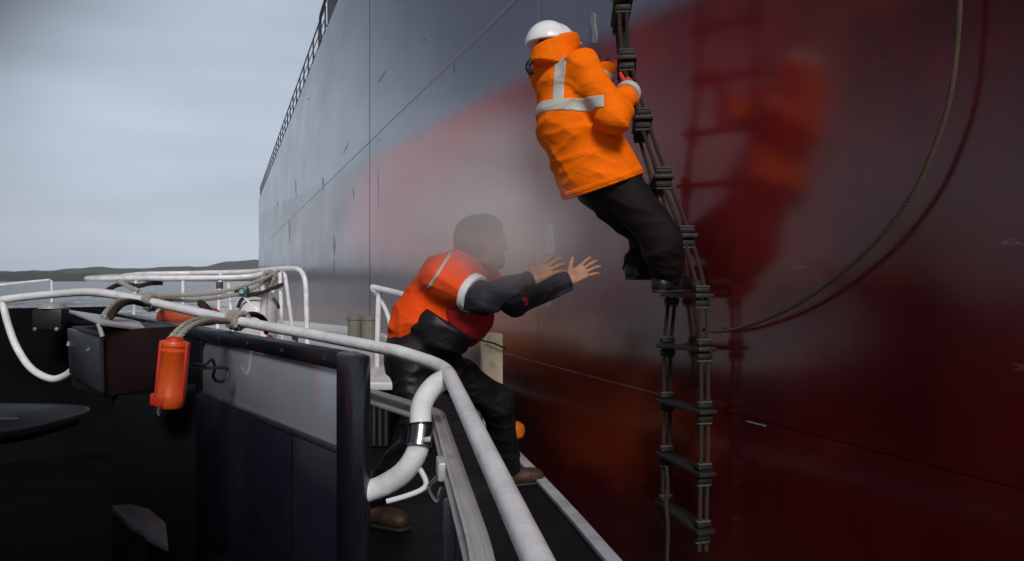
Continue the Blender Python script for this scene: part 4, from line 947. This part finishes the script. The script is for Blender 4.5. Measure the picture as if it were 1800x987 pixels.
    # trousers
    T = SDF(.05); T.cone(pv+sp*.10, .16, pv, .165, F, 1.15); T.cone(pv, .16, pv-U*.04-F*.03, .15); T.cone(rH, .135, rK, .108); T.cone(rK, .112, rA+U*.03, .102); T.cone(lH, .135, lK, .108); T.cone(lK, .11, lA+U*.03, .10)
    T.wr = .024; T.seed = 33; T.ws = 17
    skin('trousers', T, .009, M['trouser'], o, 1)
    for a_ in (rA, lA):
        d_ = F.normalized(); base = a_-U*.085
        bt = SDF(.03); bt.cone(a_+U*.05, .07, base+U*.06-d_*.02, .062); bt.cone(base+U*.05-d_*.04, .058, base+U*.05+d_*.16, .055, U, 1.0); bt.plane(base+U*.016, -U)
        b_ = skin('boot', bt, .006, M['black_boot'], o, 1)
        so = SDF(.02); so.cone(base+U*.012-d_*.045, .05, base+U*.012+d_*.155, .05); so.plane(base+U*.018, U); so.plane(base, -U); skin('sole', so, .006, M['sole'], b_, 1)
climber()

# ------------------------------------------------------------------ spray mist and far haze
def mist(c, rad, dens, label, seed):
    v = []; f = []; me = bpy.data.meshes.new('spray_mist'); bm = bmesh.new(); bmesh.ops.create_icosphere(bm, subdivisions=3, radius=1); bm.to_mesh(me); bm.free()
    m = bpy.data.materials.new('spray_mist'); m.use_nodes = True; t = m.node_tree; n = t.nodes; l = t.links; n.clear()
    o_ = n.new('ShaderNodeOutputMaterial'); pv = n.new('ShaderNodeVolumePrincipled'); l.new(pv.outputs[0], o_.inputs['Volume']); pv.inputs['Color'].default_value = (.985, .975, .99, 1); pv.inputs['Anisotropy'].default_value = .1
    tcn = n.new('ShaderNodeTexCoord'); ln = n.new('ShaderNodeVectorMath'); ln.operation = 'LENGTH'; l.new(tcn.outputs['Object'], ln.inputs[0])
    mr_ = n.new('ShaderNodeMapRange'); mr_.interpolation_type = 'SMOOTHSTEP'
    for i, x in ((1, .15), (2, 1.0), (3, 1.0), (4, 0.0)): mr_.inputs[i].default_value = x
    l.new(ln.outputs['Value'], mr_.inputs[0])
    no = n.new('ShaderNodeTexNoise'); no.inputs['Scale'].default_value = 1.6; no.inputs['Detail'].default_value = 3; mpn = n.new('ShaderNodeMapping'); mpn.inputs['Location'].default_value = (seed, seed*.7, 0); l.new(tcn.outputs['Object'], mpn.inputs[0]); l.new(mpn.outputs[0], no.inputs['Vector'])
    r2 = n.new('ShaderNodeMapRange')
    for i, x in ((1, .30), (2, .62), (3, .35), (4, 1.2)): r2.inputs[i].default_value = x
    l.new(no.outputs[0], r2.inputs[0])
    a = n.new('ShaderNodeMath'); a.operation = 'MULTIPLY'; l.new(mr_.outputs[0], a.inputs[0]); l.new(r2.outputs[0], a.inputs[1])
    b = n.new('ShaderNodeMath'); b.operation = 'MULTIPLY'; l.new(a.outputs[0], b.inputs[0]); b.inputs[1].default_value = dens; l.new(b.outputs[0], pv.inputs['Density'])
    o = link('spray_mist', me, m); o.location = c; o.scale = rad; tag(o, label, 'mist', kind='stuff')
mist(P(862, 405, 3.85), (.54, .30, .38), 4.7, 'pale spray mist drifting around the deckhand head', 1.3)
mist(P(890, 365, 5.4), (1.25, .8, .85), 1.5, 'wide thin spray mist hanging between the boat and the ship side', 2.2)
HZ = True
if HZ:
    mb = MB(); mb.box((0, 2500, 70), 11000, 6400, 150)
    m = bpy.data.materials.new('haze'); m.use_nodes = True; n = m.node_tree.nodes; n.clear(); o_ = n.new('ShaderNodeOutputMaterial'); pv = n.new('ShaderNodeVolumePrincipled'); m.node_tree.links.new(pv.outputs[0], o_.inputs['Volume'])
    pv.inputs['Color'].default_value = (.86, .90, .97, 1); pv.inputs['Density'].default_value = .00010
    tag(mb.build('haze', m), 'pale even sea haze over the water', 'haze', kind='stuff')
